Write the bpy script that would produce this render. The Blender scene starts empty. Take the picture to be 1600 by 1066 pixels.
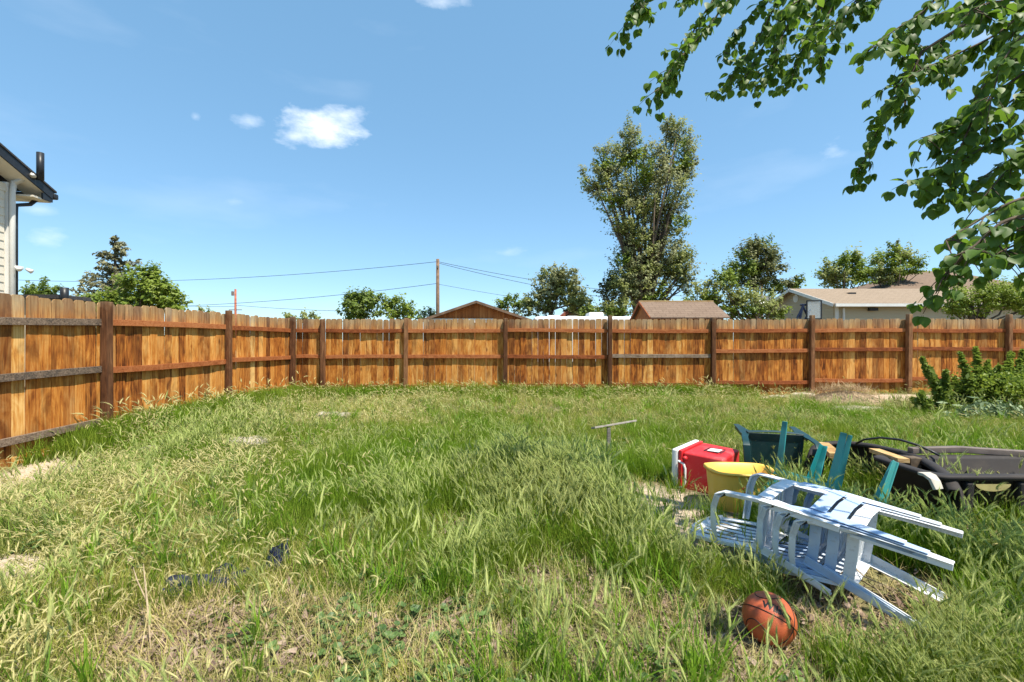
import bpy, math, random
import numpy as np
from mathutils import Vector, Matrix, Euler
random.seed(7); RNG=np.random.default_rng(7)
S=bpy.context.scene; COL=S.collection
# ---------------- camera, light, exposure ----------------
cam=bpy.data.objects.new('camera',bpy.data.cameras.new('camera')); COL.objects.link(cam); S.camera=cam
cam.data.sensor_width=36; cam.data.lens=15.82; cam.data.clip_start=.05; cam.data.clip_end=3000
EYE=1.31; cam.location=(0,0,EYE); cam.rotation_euler=(math.radians(90),0,0)
SUN_EL=math.radians(63); SUN_AZ=math.radians(51)      # azimuth: right of straight behind the camera
sd=Vector((math.sin(SUN_AZ)*math.cos(SUN_EL),-math.cos(SUN_AZ)*math.cos(SUN_EL),math.sin(SUN_EL)))
sl=bpy.data.lights.new('sun','SUN'); sl.energy=4.9; sl.angle=math.radians(.6); sl.color=(1,.93,.80)
so=bpy.data.objects.new('sun',sl); COL.objects.link(so); so.rotation_euler=sd.to_track_quat('Z','Y').to_euler()
S.view_settings.view_transform='Standard'; S.view_settings.look='None'; S.view_settings.gamma=1
S.view_settings.exposure=.82; S.view_settings.use_curve_mapping=False
S.render.engine='CYCLES'
CLOUDS=[(505,198,.125,.045,1.0),(535,180,.07,.03,.8),(460,212,.06,.025,.75),(388,190,.04,.022,.5),(690,2,.09,.02,.6),(1300,232,.05,.03,.42),(1540,52,.05,.03,.35),(792,395,.06,.02,.28),(70,372,.05,.025,.4),(60,326,.03,.012,.25),(365,315,.04,.015,.2),(305,182,.012,.01,.3)]
def world():
    w=bpy.data.worlds.new('World'); S.world=w; w.use_nodes=True; nt=w.node_tree; N=nt.nodes; L=nt.links; N.clear()
    out=N.new('ShaderNodeOutputWorld'); bg=N.new('ShaderNodeBackground'); sky=N.new('ShaderNodeTexSky')
    sky.sky_type='NISHITA'; sky.sun_disc=False; sky.sun_elevation=SUN_EL; sky.sun_rotation=math.pi-SUN_AZ
    sky.air_density=1.0; sky.dust_density=1.3; sky.ozone_density=1.0; sky.altitude=1600
    tc=N.new('ShaderNodeTexCoord')
    nz=N.new('ShaderNodeTexNoise'); nz.inputs['Scale'].default_value=9; nz.inputs['Detail'].default_value=9; nz.inputs['Roughness'].default_value=.62
    mp=N.new('ShaderNodeMapping'); mp.inputs['Scale'].default_value=(1,1,2.2)
    L.new(tc.outputs['Generated'],mp.inputs[0]); L.new(mp.outputs[0],nz.inputs['Vector'])
    def m(op,a,b=None,c=None,clamp=False):
        n=N.new('ShaderNodeMath'); n.operation=op; n.use_clamp=clamp
        for i,v in enumerate((a,b,c)):
            if v is None: continue
            if isinstance(v,(int,float)): n.inputs[i].default_value=v
            else: L.new(v,n.inputs[i])
        return n.outputs[0]
    total=None
    for (px,py,sx,sz,amp) in CLOUDS:
        d=Vector(((px-800)/703,1,(532-py)/703)).normalized()
        r=Vector((1,0,0)); r=(r-d*r.dot(d)).normalized(); u=r.cross(d)
        def dot(v):
            n=N.new('ShaderNodeVectorMath'); n.operation='DOT_PRODUCT'; n.inputs[1].default_value=v
            L.new(tc.outputs['Generated'],n.inputs[0]); return n.outputs['Value']
        a=m('DIVIDE',m('SUBTRACT',dot(r),0),sx*.75); b=m('DIVIDE',dot(u),sz*.85)
        q=m('SQRT',m('ADD',m('MULTIPLY',a,a),m('MULTIPLY',b,b)))
        front=m('GREATER_THAN',dot(d),.3)
        e=m('ADD',m('SUBTRACT',1.0,q),m('MULTIPLY',m('SUBTRACT',nz.outputs['Fac'],.55),3.4))
        k=m('MULTIPLY',m('MULTIPLY',m('MULTIPLY',e,.75,clamp=True),front),amp)
        total=k if total is None else m('MAXIMUM',total,k)
    # faint high wisps everywhere
    nz2=N.new('ShaderNodeTexNoise'); nz2.inputs['Scale'].default_value=2.6; nz2.inputs['Detail'].default_value=6
    mp2=N.new('ShaderNodeMapping'); mp2.inputs['Scale'].default_value=(1,1,3.5)
    L.new(tc.outputs['Generated'],mp2.inputs[0]); L.new(mp2.outputs[0],nz2.inputs['Vector'])
    wisps=m('MULTIPLY',m('SUBTRACT',nz2.outputs['Fac'],.56,clamp=True),.5)
    total=m('MAXIMUM',total,wisps)
    mx=N.new('ShaderNodeMix'); mx.data_type='RGBA'; L.new(total,mx.inputs['Factor'])
    hs=N.new('ShaderNodeMix'); hs.data_type='RGBA'; hs.blend_type='MULTIPLY'; hs.inputs['Factor'].default_value=1; hs.inputs['B'].default_value=(.95,1.03,1.0,1)
    L.new(sky.outputs[0],hs.inputs['A']); hz=N.new('ShaderNodeMix'); hz.data_type='RGBA'; hz.inputs['Factor'].default_value=.45; hz.inputs['B'].default_value=(1.05,2.5,4.0,1); L.new(hs.outputs['Result'],hz.inputs['A']); L.new(hz.outputs['Result'],mx.inputs['A']); mx.inputs['B'].default_value=(6.3,6.6,7.0,1)
    L.new(mx.outputs['Result'],bg.inputs['Color']); bg.inputs['Strength'].default_value=.132; L.new(bg.outputs[0],out.inputs[0])
world()
# ---------------- helpers ----------------
F=703.
def W(px,py,z): return Vector(((px-800)/F*z,z,EYE+(532-py)/F*z))
def G(px,py): 
    z=EYE*F/(py-532); return ((px-800)/F*z,z)
def sstep(a,b,x):
    t=np.clip((np.asarray(x,float)-a)/(b-a),0,1); return t*t*(3-2*t)
_tab=RNG.random((256,256))
def vnoise(x,y,s=1.):
    x=np.asarray(x,float)*s+97.3; y=np.asarray(y,float)*s+41.7
    i=np.floor(x).astype(int); j=np.floor(y).astype(int); fx=x-i; fy=y-j
    fx=fx*fx*(3-2*fx); fy=fy*fy*(3-2*fy)
    g=lambda a,b:_tab[a&255,b&255]
    return (g(i,j)*(1-fx)+g(i+1,j)*fx)*(1-fy)+(g(i,j+1)*(1-fx)+g(i+1,j+1)*fx)*fy
def gh(x,y):
    x=np.asarray(x,float); y=np.asarray(y,float)
    near=1-sstep(11,14,y)
    h=(vnoise(x,y,.8)-.5)*.09*near+(vnoise(x,y,3.1)-.5)*.03*near
    h=h-.2*(1-sstep(-4.8,-3.2,x))*(1-sstep(4.6,6.6,y))
    h=h-.06*sstep(.6,1.4,x)*(1-sstep(2.4,3.2,y))
    return h
def ghs(x,y): return float(gh(x,y))
class MB:
    def __init__(s): s.v=[]; s.f=[]
    def add(s,vs,fs):
        o=len(s.v); s.v+= [tuple(p) for p in vs]; s.f+=[tuple(i+o for i in f) for f in fs]; return s
    def box(s,a,b):
        x0,y0,z0=a; x1,y1,z1=b
        return s.add([(x0,y0,z0),(x1,y0,z0),(x1,y1,z0),(x0,y1,z0),(x0,y0,z1),(x1,y0,z1),(x1,y1,z1),(x0,y1,z1)],
            [(0,3,2,1),(4,5,6,7),(0,1,5,4),(1,2,6,5),(2,3,7,6),(3,0,4,7)])
    def hexa(s,b,t):   # bottom quad, top quad
        return s.add(list(b)+list(t),[(0,3,2,1),(4,5,6,7),(0,1,5,4),(1,2,6,5),(2,3,7,6),(3,0,4,7)])
    def sweep(s,path,side,w,t,closed=False):   # rectangular section: w along side, t across
        P=[Vector(p) for p in path]; n=len(P); side=Vector(side).normalized(); vs=[]
        for i,p in enumerate(P):
            d=(P[min(i+1,n-1)]-P[max(i-1,0)]).normalized()
            a=(side-d*side.dot(d)).normalized(); b=d.cross(a)
            wi=w[i] if isinstance(w,(list,tuple)) else w; ti=t[i] if isinstance(t,(list,tuple)) else t
            vs+=[p+a*wi/2+b*ti/2,p-a*wi/2+b*ti/2,p-a*wi/2-b*ti/2,p+a*wi/2-b*ti/2]
        fs=[(0,1,2,3),(4*n-1,4*n-2,4*n-3,4*n-4)]
        for i in range(n-1):
            for k in range(4): fs.append((4*i+k,4*(i+1)+k,4*(i+1)+(k+1)%4,4*i+(k+1)%4))
        return s.add(vs,[f[::-1] for f in fs])
    def tube(s,path,r,n=8,cap=True):
        P=[Vector(p) for p in path]; m=len(P); vs=[]; up=None
        for i,p in enumerate(P):
            d=(P[min(i+1,m-1)]-P[max(i-1,0)]).normalized()
            if up is None: up=Vector((0,0,1)) if abs(d.z)<.9 else Vector((1,0,0))
            a=(up-d*up.dot(d)).normalized(); b=d.cross(a); up=a
            ri=r[i] if isinstance(r,(list,tuple)) else r
            vs+=[p+(a*math.cos(2*math.pi*k/n)+b*math.sin(2*math.pi*k/n))*ri for k in range(n)]
        fs=[]
        for i in range(m-1):
            for k in range(n): fs.append((i*n+k,i*n+(k+1)%n,(i+1)*n+(k+1)%n,(i+1)*n+k))
        if cap: fs+=[tuple(range(n))[::-1],tuple((m-1)*n+k for k in range(n))]
        return s.add(vs,fs)
    def mesh(s,name,mat,smooth=False):
        me=bpy.data.meshes.new(name); me.from_pydata(s.v,[],s.f); me.update()
        if smooth: me.polygons.foreach_set('use_smooth',[True]*len(me.polygons))
        for x in (mat if isinstance(mat,(list,tuple)) else [mat]): me.materials.append(x)
        return me
    def build(s,name,mat,parent=None,smooth=False,bevel=0):
        o=link(name,s.mesh(name,mat,smooth),parent)
        if bevel:
            b=o.modifiers.new('b','BEVEL'); b.width=bevel; b.segments=2; b.limit_method='ANGLE'; b.angle_limit=math.radians(35)
            o.data.polygons.foreach_set('use_smooth',[True]*len(o.data.polygons))
            w=o.modifiers.new('w','WEIGHTED_NORMAL')
        return o
def link(name,data,parent=None):
    o=bpy.data.objects.new(name,data); COL.objects.link(o); o.parent=parent; return o
def tag(o,label=None,cat=None,group=None,kind=None):
    if label: o['label']=label
    if cat: o['category']=cat
    if group: o['group']=group
    if kind: o['kind']=kind
    return o
def thing(name,loc,label,cat,group=None,rz=0):
    o=link(name,None); o.location=loc; o.rotation_euler=(0,0,rz); return tag(o,label,cat,group)
# ---------------- material toolkit ----------------
class NT:
    def __init__(s,name,rough=.7,spec=.3):
        s.m=bpy.data.materials.new(name); s.m.use_nodes=True; s.t=s.m.node_tree; s.N=s.t.nodes; s.L=s.t.links
        s.b=s.N['Principled BSDF']; s.out=s.N['Material Output']; s.b.inputs['Roughness'].default_value=rough
        s.b.inputs['Specular IOR Level'].default_value=spec
        s.tc=s.N.new('ShaderNodeTexCoord'); s.oi=s.N.new('ShaderNodeObjectInfo')
    def set(s,sock,v):
        if isinstance(v,(int,float)): sock.default_value=v
        elif isinstance(v,(tuple,list)): sock.default_value=tuple(v)+((1,) if len(v)==3 and sock.type=='RGBA' else ())
        else: s.L.new(v,sock)
    def math(s,op,a,b=0,c=0,clamp=False):
        n=s.N.new('ShaderNodeMath'); n.operation=op; n.use_clamp=clamp
        s.set(n.inputs[0],a); s.set(n.inputs[1],b); s.set(n.inputs[2],c); return n.outputs[0]
    def vadd(s,a,b):
        n=s.N.new('ShaderNodeVectorMath'); n.operation='ADD'; s.set(n.inputs[0],a); s.set(n.inputs[1],b); return n.outputs[0]
    def noise(s,scale,detail=4,vec=None,stretch=(1,1,1),rough=.55,dist=0):
        mp=s.N.new('ShaderNodeMapping'); mp.inputs['Scale'].default_value=stretch
        s.L.new(vec if vec is not None else s.tc.outputs['Object'],mp.inputs[0])
        n=s.N.new('ShaderNodeTexNoise'); n.inputs['Scale'].default_value=scale; n.inputs['Detail'].default_value=detail
        n.inputs['Roughness'].default_value=rough; n.inputs['Distortion'].default_value=dist
        s.L.new(mp.outputs[0],n.inputs['Vector']); return n.outputs['Fac']
    def voro(s,scale,vec=None,stretch=(1,1,1),feat='F1',out='Distance'):
        mp=s.N.new('ShaderNodeMapping'); mp.inputs['Scale'].default_value=stretch
        s.L.new(vec if vec is not None else s.tc.outputs['Object'],mp.inputs[0])
        n=s.N.new('ShaderNodeTexVoronoi'); n.feature=feat; n.inputs['Scale'].default_value=scale
        s.L.new(mp.outputs[0],n.inputs['Vector']); return n.outputs[out]
    def ramp(s,fac,stops):
        n=s.N.new('ShaderNodeValToRGB'); e=n.color_ramp.elements
        while len(e)<len(stops): e.new(.5)
        for k,(p,c) in enumerate(stops):
            e[k].position=p; e[k].color=(c,c,c,1) if isinstance(c,(int,float)) else tuple(c)+(1,)
        s.L.new(fac,n.inputs[0]); return n.outputs[0]
    def mix(s,f,a,b,mode='MIX'):
        n=s.N.new('ShaderNodeMix'); n.data_type='RGBA'; n.blend_type=mode
        s.set(n.inputs['Factor'],f); s.set(n.inputs['A'],a); s.set(n.inputs['B'],b); return n.outputs['Result']
    def attr(s,name):
        n=s.N.new('ShaderNodeAttribute'); n.attribute_name=name; return n
    def color(s,c): s.set(s.b.inputs['Base Color'],c); return s
    def bump(s,h,strength=.3,dist=.01):
        n=s.N.new('ShaderNodeBump'); n.inputs['Strength'].default_value=strength; n.inputs['Distance'].default_value=dist
        s.L.new(h,n.inputs['Height']); s.L.new(n.outputs[0],s.b.inputs['Normal']); return s
    def translucent(s,c,f=.4):
        t=s.N.new('ShaderNodeBsdfTranslucent'); s.set(t.inputs[0],c); mx=s.N.new('ShaderNodeMixShader'); mx.inputs[0].default_value=f
        s.L.new(s.b.outputs[0],mx.inputs[1]); s.L.new(t.outputs[0],mx.inputs[2]); s.L.new(mx.outputs[0],s.out.inputs[0]); return s
def wood(name,stops,grey=0,topgrey=None,rough=.8,streak=(1,1,.045),knots=True,dirt=0):
    t=NT(name,rough,.15)
    v=t.vadd(t.tc.outputs['Object'],t.N.new('ShaderNodeCombineXYZ').outputs[0])
    cx=t.N.new('ShaderNodeCombineXYZ'); t.set(cx.inputs[0],t.math('MULTIPLY',t.oi.outputs['Random'],37.)); t.set(cx.inputs[2],t.math('MULTIPLY',t.oi.outputs['Random'],91.))
    v=t.vadd(t.tc.outputs['Object'],cx.outputs[0])
    g=t.noise(55,5,v,streak,.6,.6); blot=t.noise(9,3,v,(1,1,.3 if streak[2]<1 else 1),.6,1.2)
    f=t.math('ADD',t.math('MULTIPLY',g,.55),t.math('MULTIPLY',blot,.47)); f=t.math('ADD',f,t.math('MULTIPLY',t.math('SUBTRACT',t.oi.outputs['Random'],.5),.22))
    c=t.ramp(f,stops)
    if topgrey==1.62:
        bs=t.noise(3.1,4,v,(1,1,.5),.6,.8); c=t.mix(t.math('MULTIPLY',t.ramp(bs,[(.50,0.),(.66,1.)]),.55),c,(.11,.038,.012)); cr=t.noise(130,2,v,(1,1,.02)); c=t.mix(t.math('MULTIPLY',t.ramp(cr,[(.30,1.),(.38,0.)]),.7),c,(.06,.022,.008))
    if knots:
        k=t.voro(4.4,v,(1.,0,.5)); kn=t.ramp(k,[(0.05,1.),(.15,0.)])
        c=t.mix(t.math('MULTIPLY',kn,.75),c,(.09,.035,.012))
    if topgrey:
        sx=t.N.new('ShaderNodeSeparateXYZ'); t.L.new(t.tc.outputs['Object'],sx.inputs[0])
        z=t.math('ADD',sx.outputs['Z'],t.math('MULTIPLY',t.noise(14,3,v),.18))
        m=t.ramp(t.math('SUBTRACT',z,topgrey-.5),[(.45,0.),(.75,1.)])
        c=t.mix(t.math('MULTIPLY',m,.8),c,t.ramp(g,[(.3,(.20,.13,.075)),(.7,(.40,.30,.19))]))
    if grey: c=t.mix(grey,c,t.ramp(g,[(.35,(.11,.1,.085)),(.65,(.34,.31,.27))]))
    if topgrey==1.62:
        fr=t.math('FRACT',t.math('MULTIPLY',t.oi.outputs['Random'],23.7)); c=t.mix(1.,c,t.ramp(fr,[(0.,(1.15,1.32,1.45)),(.2,(1.12,1.16,1.1)),(.45,(1.05,1.,.85)),(.7,(.98,.90,.75)),(.88,(.78,.72,.70)),(1.,(.55,.50,.50))]),'MULTIPLY')
    t.color(c).bump(g,.5,.004); return t.m
M={}
M['picket']=wood('picket_cedar',[(.33,(.09,.028,.008)),(.43,(.30,.095,.02)),(.53,(.50,.20,.042)),(.66,(.62,.33,.11))],topgrey=1.62)
M['rail']=wood('rail_stained',[(.3,(.13,.035,.012)),(.5,(.29,.085,.028)),(.7,(.42,.16,.06))],streak=(.045,1,1),knots=False)
M['rail_side']=wood('rail_stained_side',[(.3,(.13,.035,.012)),(.5,(.30,.09,.028)),(.7,(.42,.16,.06))],streak=(1,.045,1),knots=False)
M['rail_grey']=wood('rail_weathered',[(.35,(.05,.03,.02)),(.5,(.17,.105,.065)),(.7,(.33,.24,.17))],grey=.22,streak=(.045,1,1),knots=False)
M['rail_grey_side']=wood('rail_weathered_side',[(.35,(.05,.03,.02)),(.5,(.17,.105,.065)),(.7,(.33,.24,.17))],grey=.22,streak=(1,.045,1),knots=False)
M['post']=wood('post_wood',[(.3,(.055,.022,.011)),(.5,(.14,.06,.027)),(.7,(.30,.15,.07))],topgrey=1.9)
M['grey_wood']=wood('grey_wood',[(.3,(.12,.105,.09)),(.5,(.24,.215,.185)),(.7,(.36,.33,.29))],streak=(.1,1,1),knots=False)
M['raw_wood']=wood('raw_wood',[(.3,(.25,.13,.05)),(.5,(.5,.32,.14)),(.7,(.62,.46,.26))],streak=(.1,1,1),knots=False)
def plain(name,c,rough=.6,var=.15,scale=12,bump=.1,spec=.3,metal=0,c2=None):
    t=NT(name,rough,spec); n=t.noise(scale,5); d=c2 or tuple(x*(1-2*var) for x in c)
    t.color(t.ramp(n,[(.35,d),(.62,c)])); t.b.inputs['Metallic'].default_value=metal
    if bump: t.bump(n,bump,.004)
    return t.m
def plastic(name,c,dirt=(.25,.2,.13),amt=.35,rough=.38,fade=None):
    t=NT(name,rough,.45); n=t.noise(5,6,rough=.65); n2=t.noise(60,3)
    m=t.math('MULTIPLY',t.ramp(n,[(.5,0.),(.75,1.)]),amt); base=t.color
    col=c
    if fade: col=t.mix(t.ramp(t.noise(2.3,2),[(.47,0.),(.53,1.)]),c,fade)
    c2=t.mix(m,col,dirt); c3=t.mix(t.math('MULTIPLY',t.ramp(n2,[(.62,0.),(.7,1.)]),.35*amt+.05),c2,dirt)
    t.color(c3); t.set(t.b.inputs['Roughness'],t.math('ADD',t.math('MULTIPLY',n,.3),rough-.12)); t.bump(n2,.06,.002); return t.m
M['dark_metal']=plain('dark_metal',(.025,.027,.032),.4,.15)
M['siding']=plain('cream_siding',(.72,.66,.55),.6,.04,3)
M['siding2']=plain('tan_siding',(.52,.44,.31),.6,.04,1)
M['white_trim']=plain('white_trim',(.72,.71,.68),.5,.05,3)
M['soffit']=plain('soffit',(.68,.62,.52),.6,.03)
M['concrete']=plain('concrete',(.50,.46,.40),.9,.15,7,.5)
M['stone']=plain('pale_stone',(.42,.37,.29),.9,.2,14,.9,c2=(.22,.18,.13))
M['bark']=plain('bark',(.13,.095,.065),.9,.25,18,.8)
M['pole_wood']=plain('pole_wood',(.22,.14,.09),.9,.2,4)
M['red_roof']=plain('red_roof',(.42,.13,.07),.8,.2,4)
M['camper']=plain('camper_white',(.75,.75,.74),.4,.05,2)
M['cedar_wall']=wood('garage_boards',[(.3,(.20,.06,.02)),(.5,(.36,.12,.035)),(.7,(.47,.19,.06))],streak=(1,1,.05),knots=False)
def shingle(name,c1,c2,sc):
    t=NT(name,.9,.1); b=t.N.new('ShaderNodeTexBrick'); b.inputs['Scale'].default_value=sc; b.inputs['Mortar Size'].default_value=.02
    t.set(b.inputs['Color1'],c1); t.set(b.inputs['Color2'],c2); t.set(b.inputs['Mortar'],tuple(x*.55 for x in c1)); b.inputs['Brick Width'].default_value=.6; b.inputs['Row Height'].default_value=.28
    mp=t.N.new('ShaderNodeMapping'); t.L.new(t.tc.outputs['UV'],mp.inputs[0]); 
    t.L.new(t.tc.outputs['Object'],b.inputs['Vector'])
    n=t.noise(30,4); c=t.mix(.5,b.outputs['Color'],t.ramp(n,[(.3,tuple(x*.6 for x in c1)),(.7,tuple(min(1,x*1.25) for x in c2))]))
    t.color(c).bump(n,.5,.01); return t.m
M['shingle_brown']=shingle('shingles_brown',(.165,.115,.085),(.215,.155,.115),1.6)
M['shingle_tan']=shingle('shingles_tan',(.235,.18,.13),(.30,.23,.17),2)
M['shingle_dark']=shingle('shingles_dark',(.05,.048,.05),(.07,.068,.07),2)
# foliage material: 'tint' attribute (0..1 per leaf) runs between two leaf colours
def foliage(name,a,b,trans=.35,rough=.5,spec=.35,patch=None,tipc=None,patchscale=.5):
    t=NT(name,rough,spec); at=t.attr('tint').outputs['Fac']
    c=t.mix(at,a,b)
    if patch:
        n=t.noise(patchscale,3,t.oi.outputs['Location']); f=t.math('ADD',t.ramp(n,[(.38,0.),(.62,1.)]),t.math('MULTIPLY',t.math('SUBTRACT',t.oi.outputs['Random'],.5),.5),clamp=True)
        c=t.mix(f,c,t.mix(at,patch[0],patch[1]))
    t.color(c); t.translucent(c,trans); return t.m
# ---------------- ground ----------------
def ground_mat():
    t=NT('soil',.95,.1); P=t.tc.outputs['Object']
    n1=t.noise(1.3,5,P); n2=t.noise(9,5,P); n3=t.noise(60,4,P); v=t.voro(38,P,out='Color'); vd=t.voro(38,P)
    sp=t.N.new('ShaderNodeSeparateColor'); t.L.new(v,sp.inputs[0])
    litter=t.ramp(sp.outputs[0],[(.1,(.10,.07,.045)),(.4,(.23,.16,.11)),(.7,(.36,.27,.20)),(.95,(.46,.38,.31))])
    soil=t.ramp(n2,[(.3,(.10,.075,.045)),(.5,(.19,.15,.09)),(.7,(.30,.24,.16))])
    green=t.ramp(n3,[(.3,(.07,.085,.02)),(.7,(.16,.19,.05))])
    c=t.mix(t.ramp(n1,[(.4,.15),(.6,.75)]),soil,litter); c=t.mix(t.ramp(n2,[(.42,0.),(.6,.6)]),c,green)
    sx=t.N.new('ShaderNodeSeparateXYZ'); t.L.new(P,sx.inputs[0])
    def blob(cx,cy,rx,ry,col,soft=.5):
        nonlocal c
        a=t.math('DIVIDE',t.math('SUBTRACT',sx.outputs[0],cx),rx); b=t.math('DIVIDE',t.math('SUBTRACT',sx.outputs[1],cy),ry)
        d=t.math('ADD',t.math('ADD',t.math('MULTIPLY',a,a),t.math('MULTIPLY',b,b)),t.math('MULTIPLY',t.math('SUBTRACT',n2,.5),1.2))
        f=t.ramp(d,[(1-soft*.7,1.),(1.0,0.)]) ; c=t.mix(f,c,col)
    bare=t.ramp(n3,[(.3,(.36,.27,.19)),(.55,(.50,.40,.30)),(.8,(.62,.52,.41))])
    for (cx,cy,rx,ry) in DIRT: blob(cx,cy,rx,ry,bare)
    far=t.ramp(sx.outputs[1],[(0,0.),(1,1.)])
    t.color(c).bump(t.math('ADD',n3,t.math('MULTIPLY',vd,.8)),.8,.02); return t.m
DIRT=[(1.22,3.3,.44,.85),(-5.35,4.8,.42,1.3),(-.05,3.75,.28,.16),(-3.1,2.55,.5,.28),(9.2,10.2,2.2,.5),(6.8,10.6,1.2,.3)]
def ground():
    xs=np.unique(np.r_[np.linspace(-8,16,170),-np.geomspace(8,1200,22),np.geomspace(16,1200,22)])
    ys=np.unique(np.r_[np.linspace(-1,12,110),-np.geomspace(1,1200,22),np.geomspace(12,1500,26)])
    X,Y=np.meshgrid(xs,ys); Z=gh(X,Y); n=len(xs); m=len(ys)
    mb=MB(); mb.v=list(zip(X.ravel().tolist(),Y.ravel().tolist(),Z.ravel().tolist()))
    mb.f=[(j*n+i,j*n+i+1,(j+1)*n+i+1,(j+1)*n+i) for j in range(m-1) for i in range(n-1)]
    o=mb.build('ground',ground_mat(),smooth=True); tag(o,kind='structure')
ground()
# ---------------- fences ----------------
FX=lambda y:-5.73+(y-6.28)*.0689
def picket_mesh(w,h,k):
    r=random.Random(k); mb=MB(); hw=w/2; t=.016; c=.022+r.random()*.012
    pr=[(-hw,0),(hw,0),(hw,h-c*1.3),(hw-c*.45,h-c*.35),(hw-c*1.2,h),(-hw+c*1.2,h),(-hw+c*.45,h-c*.35),(-hw,h-c*1.3)]
    n=len(pr); vs=[(x,-t/2,z) for x,z in pr]+[(x,t/2,z) for x,z in pr]
    fs=[tuple(range(n)),tuple(range(2*n-1,n-1,-1))]+[(i,i+n,(i+1)%n+n,(i+1)%n) for i in range(n)]
    return mb.add(vs,fs).mesh('picket',M['picket'])
PM=[picket_mesh(.135,1.83,k) for k in range(6)]
def run_fence(root,p0,ang,posts,rails,seed,rmat,gmat,front=-1,taller=None):
    """posts: distances along the run; local x along run, -y faces the yard"""
    r=random.Random(seed)
    cs,sn=math.cos(ang),math.sin(ang)
    def wz(u): return ghs(p0[0]+cs*u,p0[1]+sn*u)
    for i,u in enumerate(posts):
        z0=wz(u); mb=MB(); s=.047+(r.random()-.5)*.008; top=1.86+(taller[i] if taller else r.random()*.05)
        mb.box((-s,-s,-.1),(s,s,top)); o=mb.build('post',M['post'],root,bevel=.006); o.location=(u,-.085,z0)
        o.rotation_euler=((r.random()-.5)*.012,(r.random()-.5)*.02,(r.random()-.5)*.1)
    for i in range(len(posts)-1):
        a,b=posts[i]+.048,posts[i+1]-.048
        for k,(hz,grey) in enumerate(rails[i]):
            if hz is None: continue
            mb=MB(); n=7; path=[]; sag=(r.random()-.6)*.03; da=(r.random()-.5)*.03
            za,zb=wz(a)*.3,wz(b)*.3
            for j in range(n):
                t=j/(n-1); path.append((a+(b-a)*t-(a+b)/2,0,hz+za+(zb-za)*t+sag*4*t*(1-t)+da*(t-.5)+(r.random()-.5)*.004))
            mb.sweep(path,(0,0,1),.088,.038); o=mb.build('rail',(gmat if grey else rmat),root,bevel=.003); o.location=((a+b)/2,-.046-.002*k,0)
    u=posts[0]-.02; end=posts[-1]
    while u<end:
        w=.1415+(r.random()-.5)*.006
        z0=wz(u); o=link('picket',r.choice(PM),root); zb=min(z0,.02)-.05; top=1.85+(r.random()-.5)*.03; o.location=(u+w/2,(r.random()-.5)*.008,zb)
        o.rotation_euler=((r.random()-.5)*.01,(r.random()-.5)*.009,(r.random()-.5)*.05); o.scale=((w-.003-r.random()*.0045)/.135,1,(top-zb)/1.83)
        u+=w
back=thing('wooden_fence',(-5.45,11.07,0),'long stained cedar fence running across the back of the yard','fence','cedar fences round the yard')
bp=[-5.42,-4.61,-2.60,-.16,2.39,4.91,7.32,9.68,12.13,14.6,17.0]
BR=[[(1.57,0),(.93,0),(.22,0)],[(1.57,0),(.93,0),(.22,0)],[(1.56,0),(.93,0),(.20,0)],[(1.57,0),(.93,0),(.22,0)],[(1.56,0),(.95,1),(.24,0)],[(1.565,0),(1.07,0),(.30,0)],[(1.56,0),(1.10,0),(.34,0)],[(1.57,0),(1.11,0),(.38,0)],[(1.56,0),(1.12,0),(.40,0)],[(1.57,0),(1.1,0),(.4,0)],[(1.57,0),(1.1,0),(.4,0)]]
run_fence(back,(-5.45,11.07),0,[x+5.45 for x in bp],BR,3,M['rail'],M['rail_grey'],taller=[.02,.0,.02,.0,.09,.03,.07,.08,.1,.05,.05])
L0=(FX(-3.44),-3.44); LA=math.atan2(1,.0689)
side=thing('wooden_fence',(L0[0],L0[1],0),'stained cedar fence receding along the left side of the yard','fence','cedar fences round the yard',rz=LA)
lp=[(y+3.44)*1.00237 for y in (-3.4,-1.0,1.42,3.85,6.28,8.71,10.93)]
LR=[[(1.57,1),(.9,1),(.1,1)]]*3+[[(1.57,1),(.92,1),(.20,1)],[(1.57,0),(.90,0),(.20,0)],[(1.56,0),(.92,0),(.22,0)]]
# pickets stand on the far side of the rails (outside the yard)
run_fence(side,L0,LA,lp,[[(h,g) for h,g in b] for b in LR],5,M['rail_side'],M['rail_grey_side'])
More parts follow.
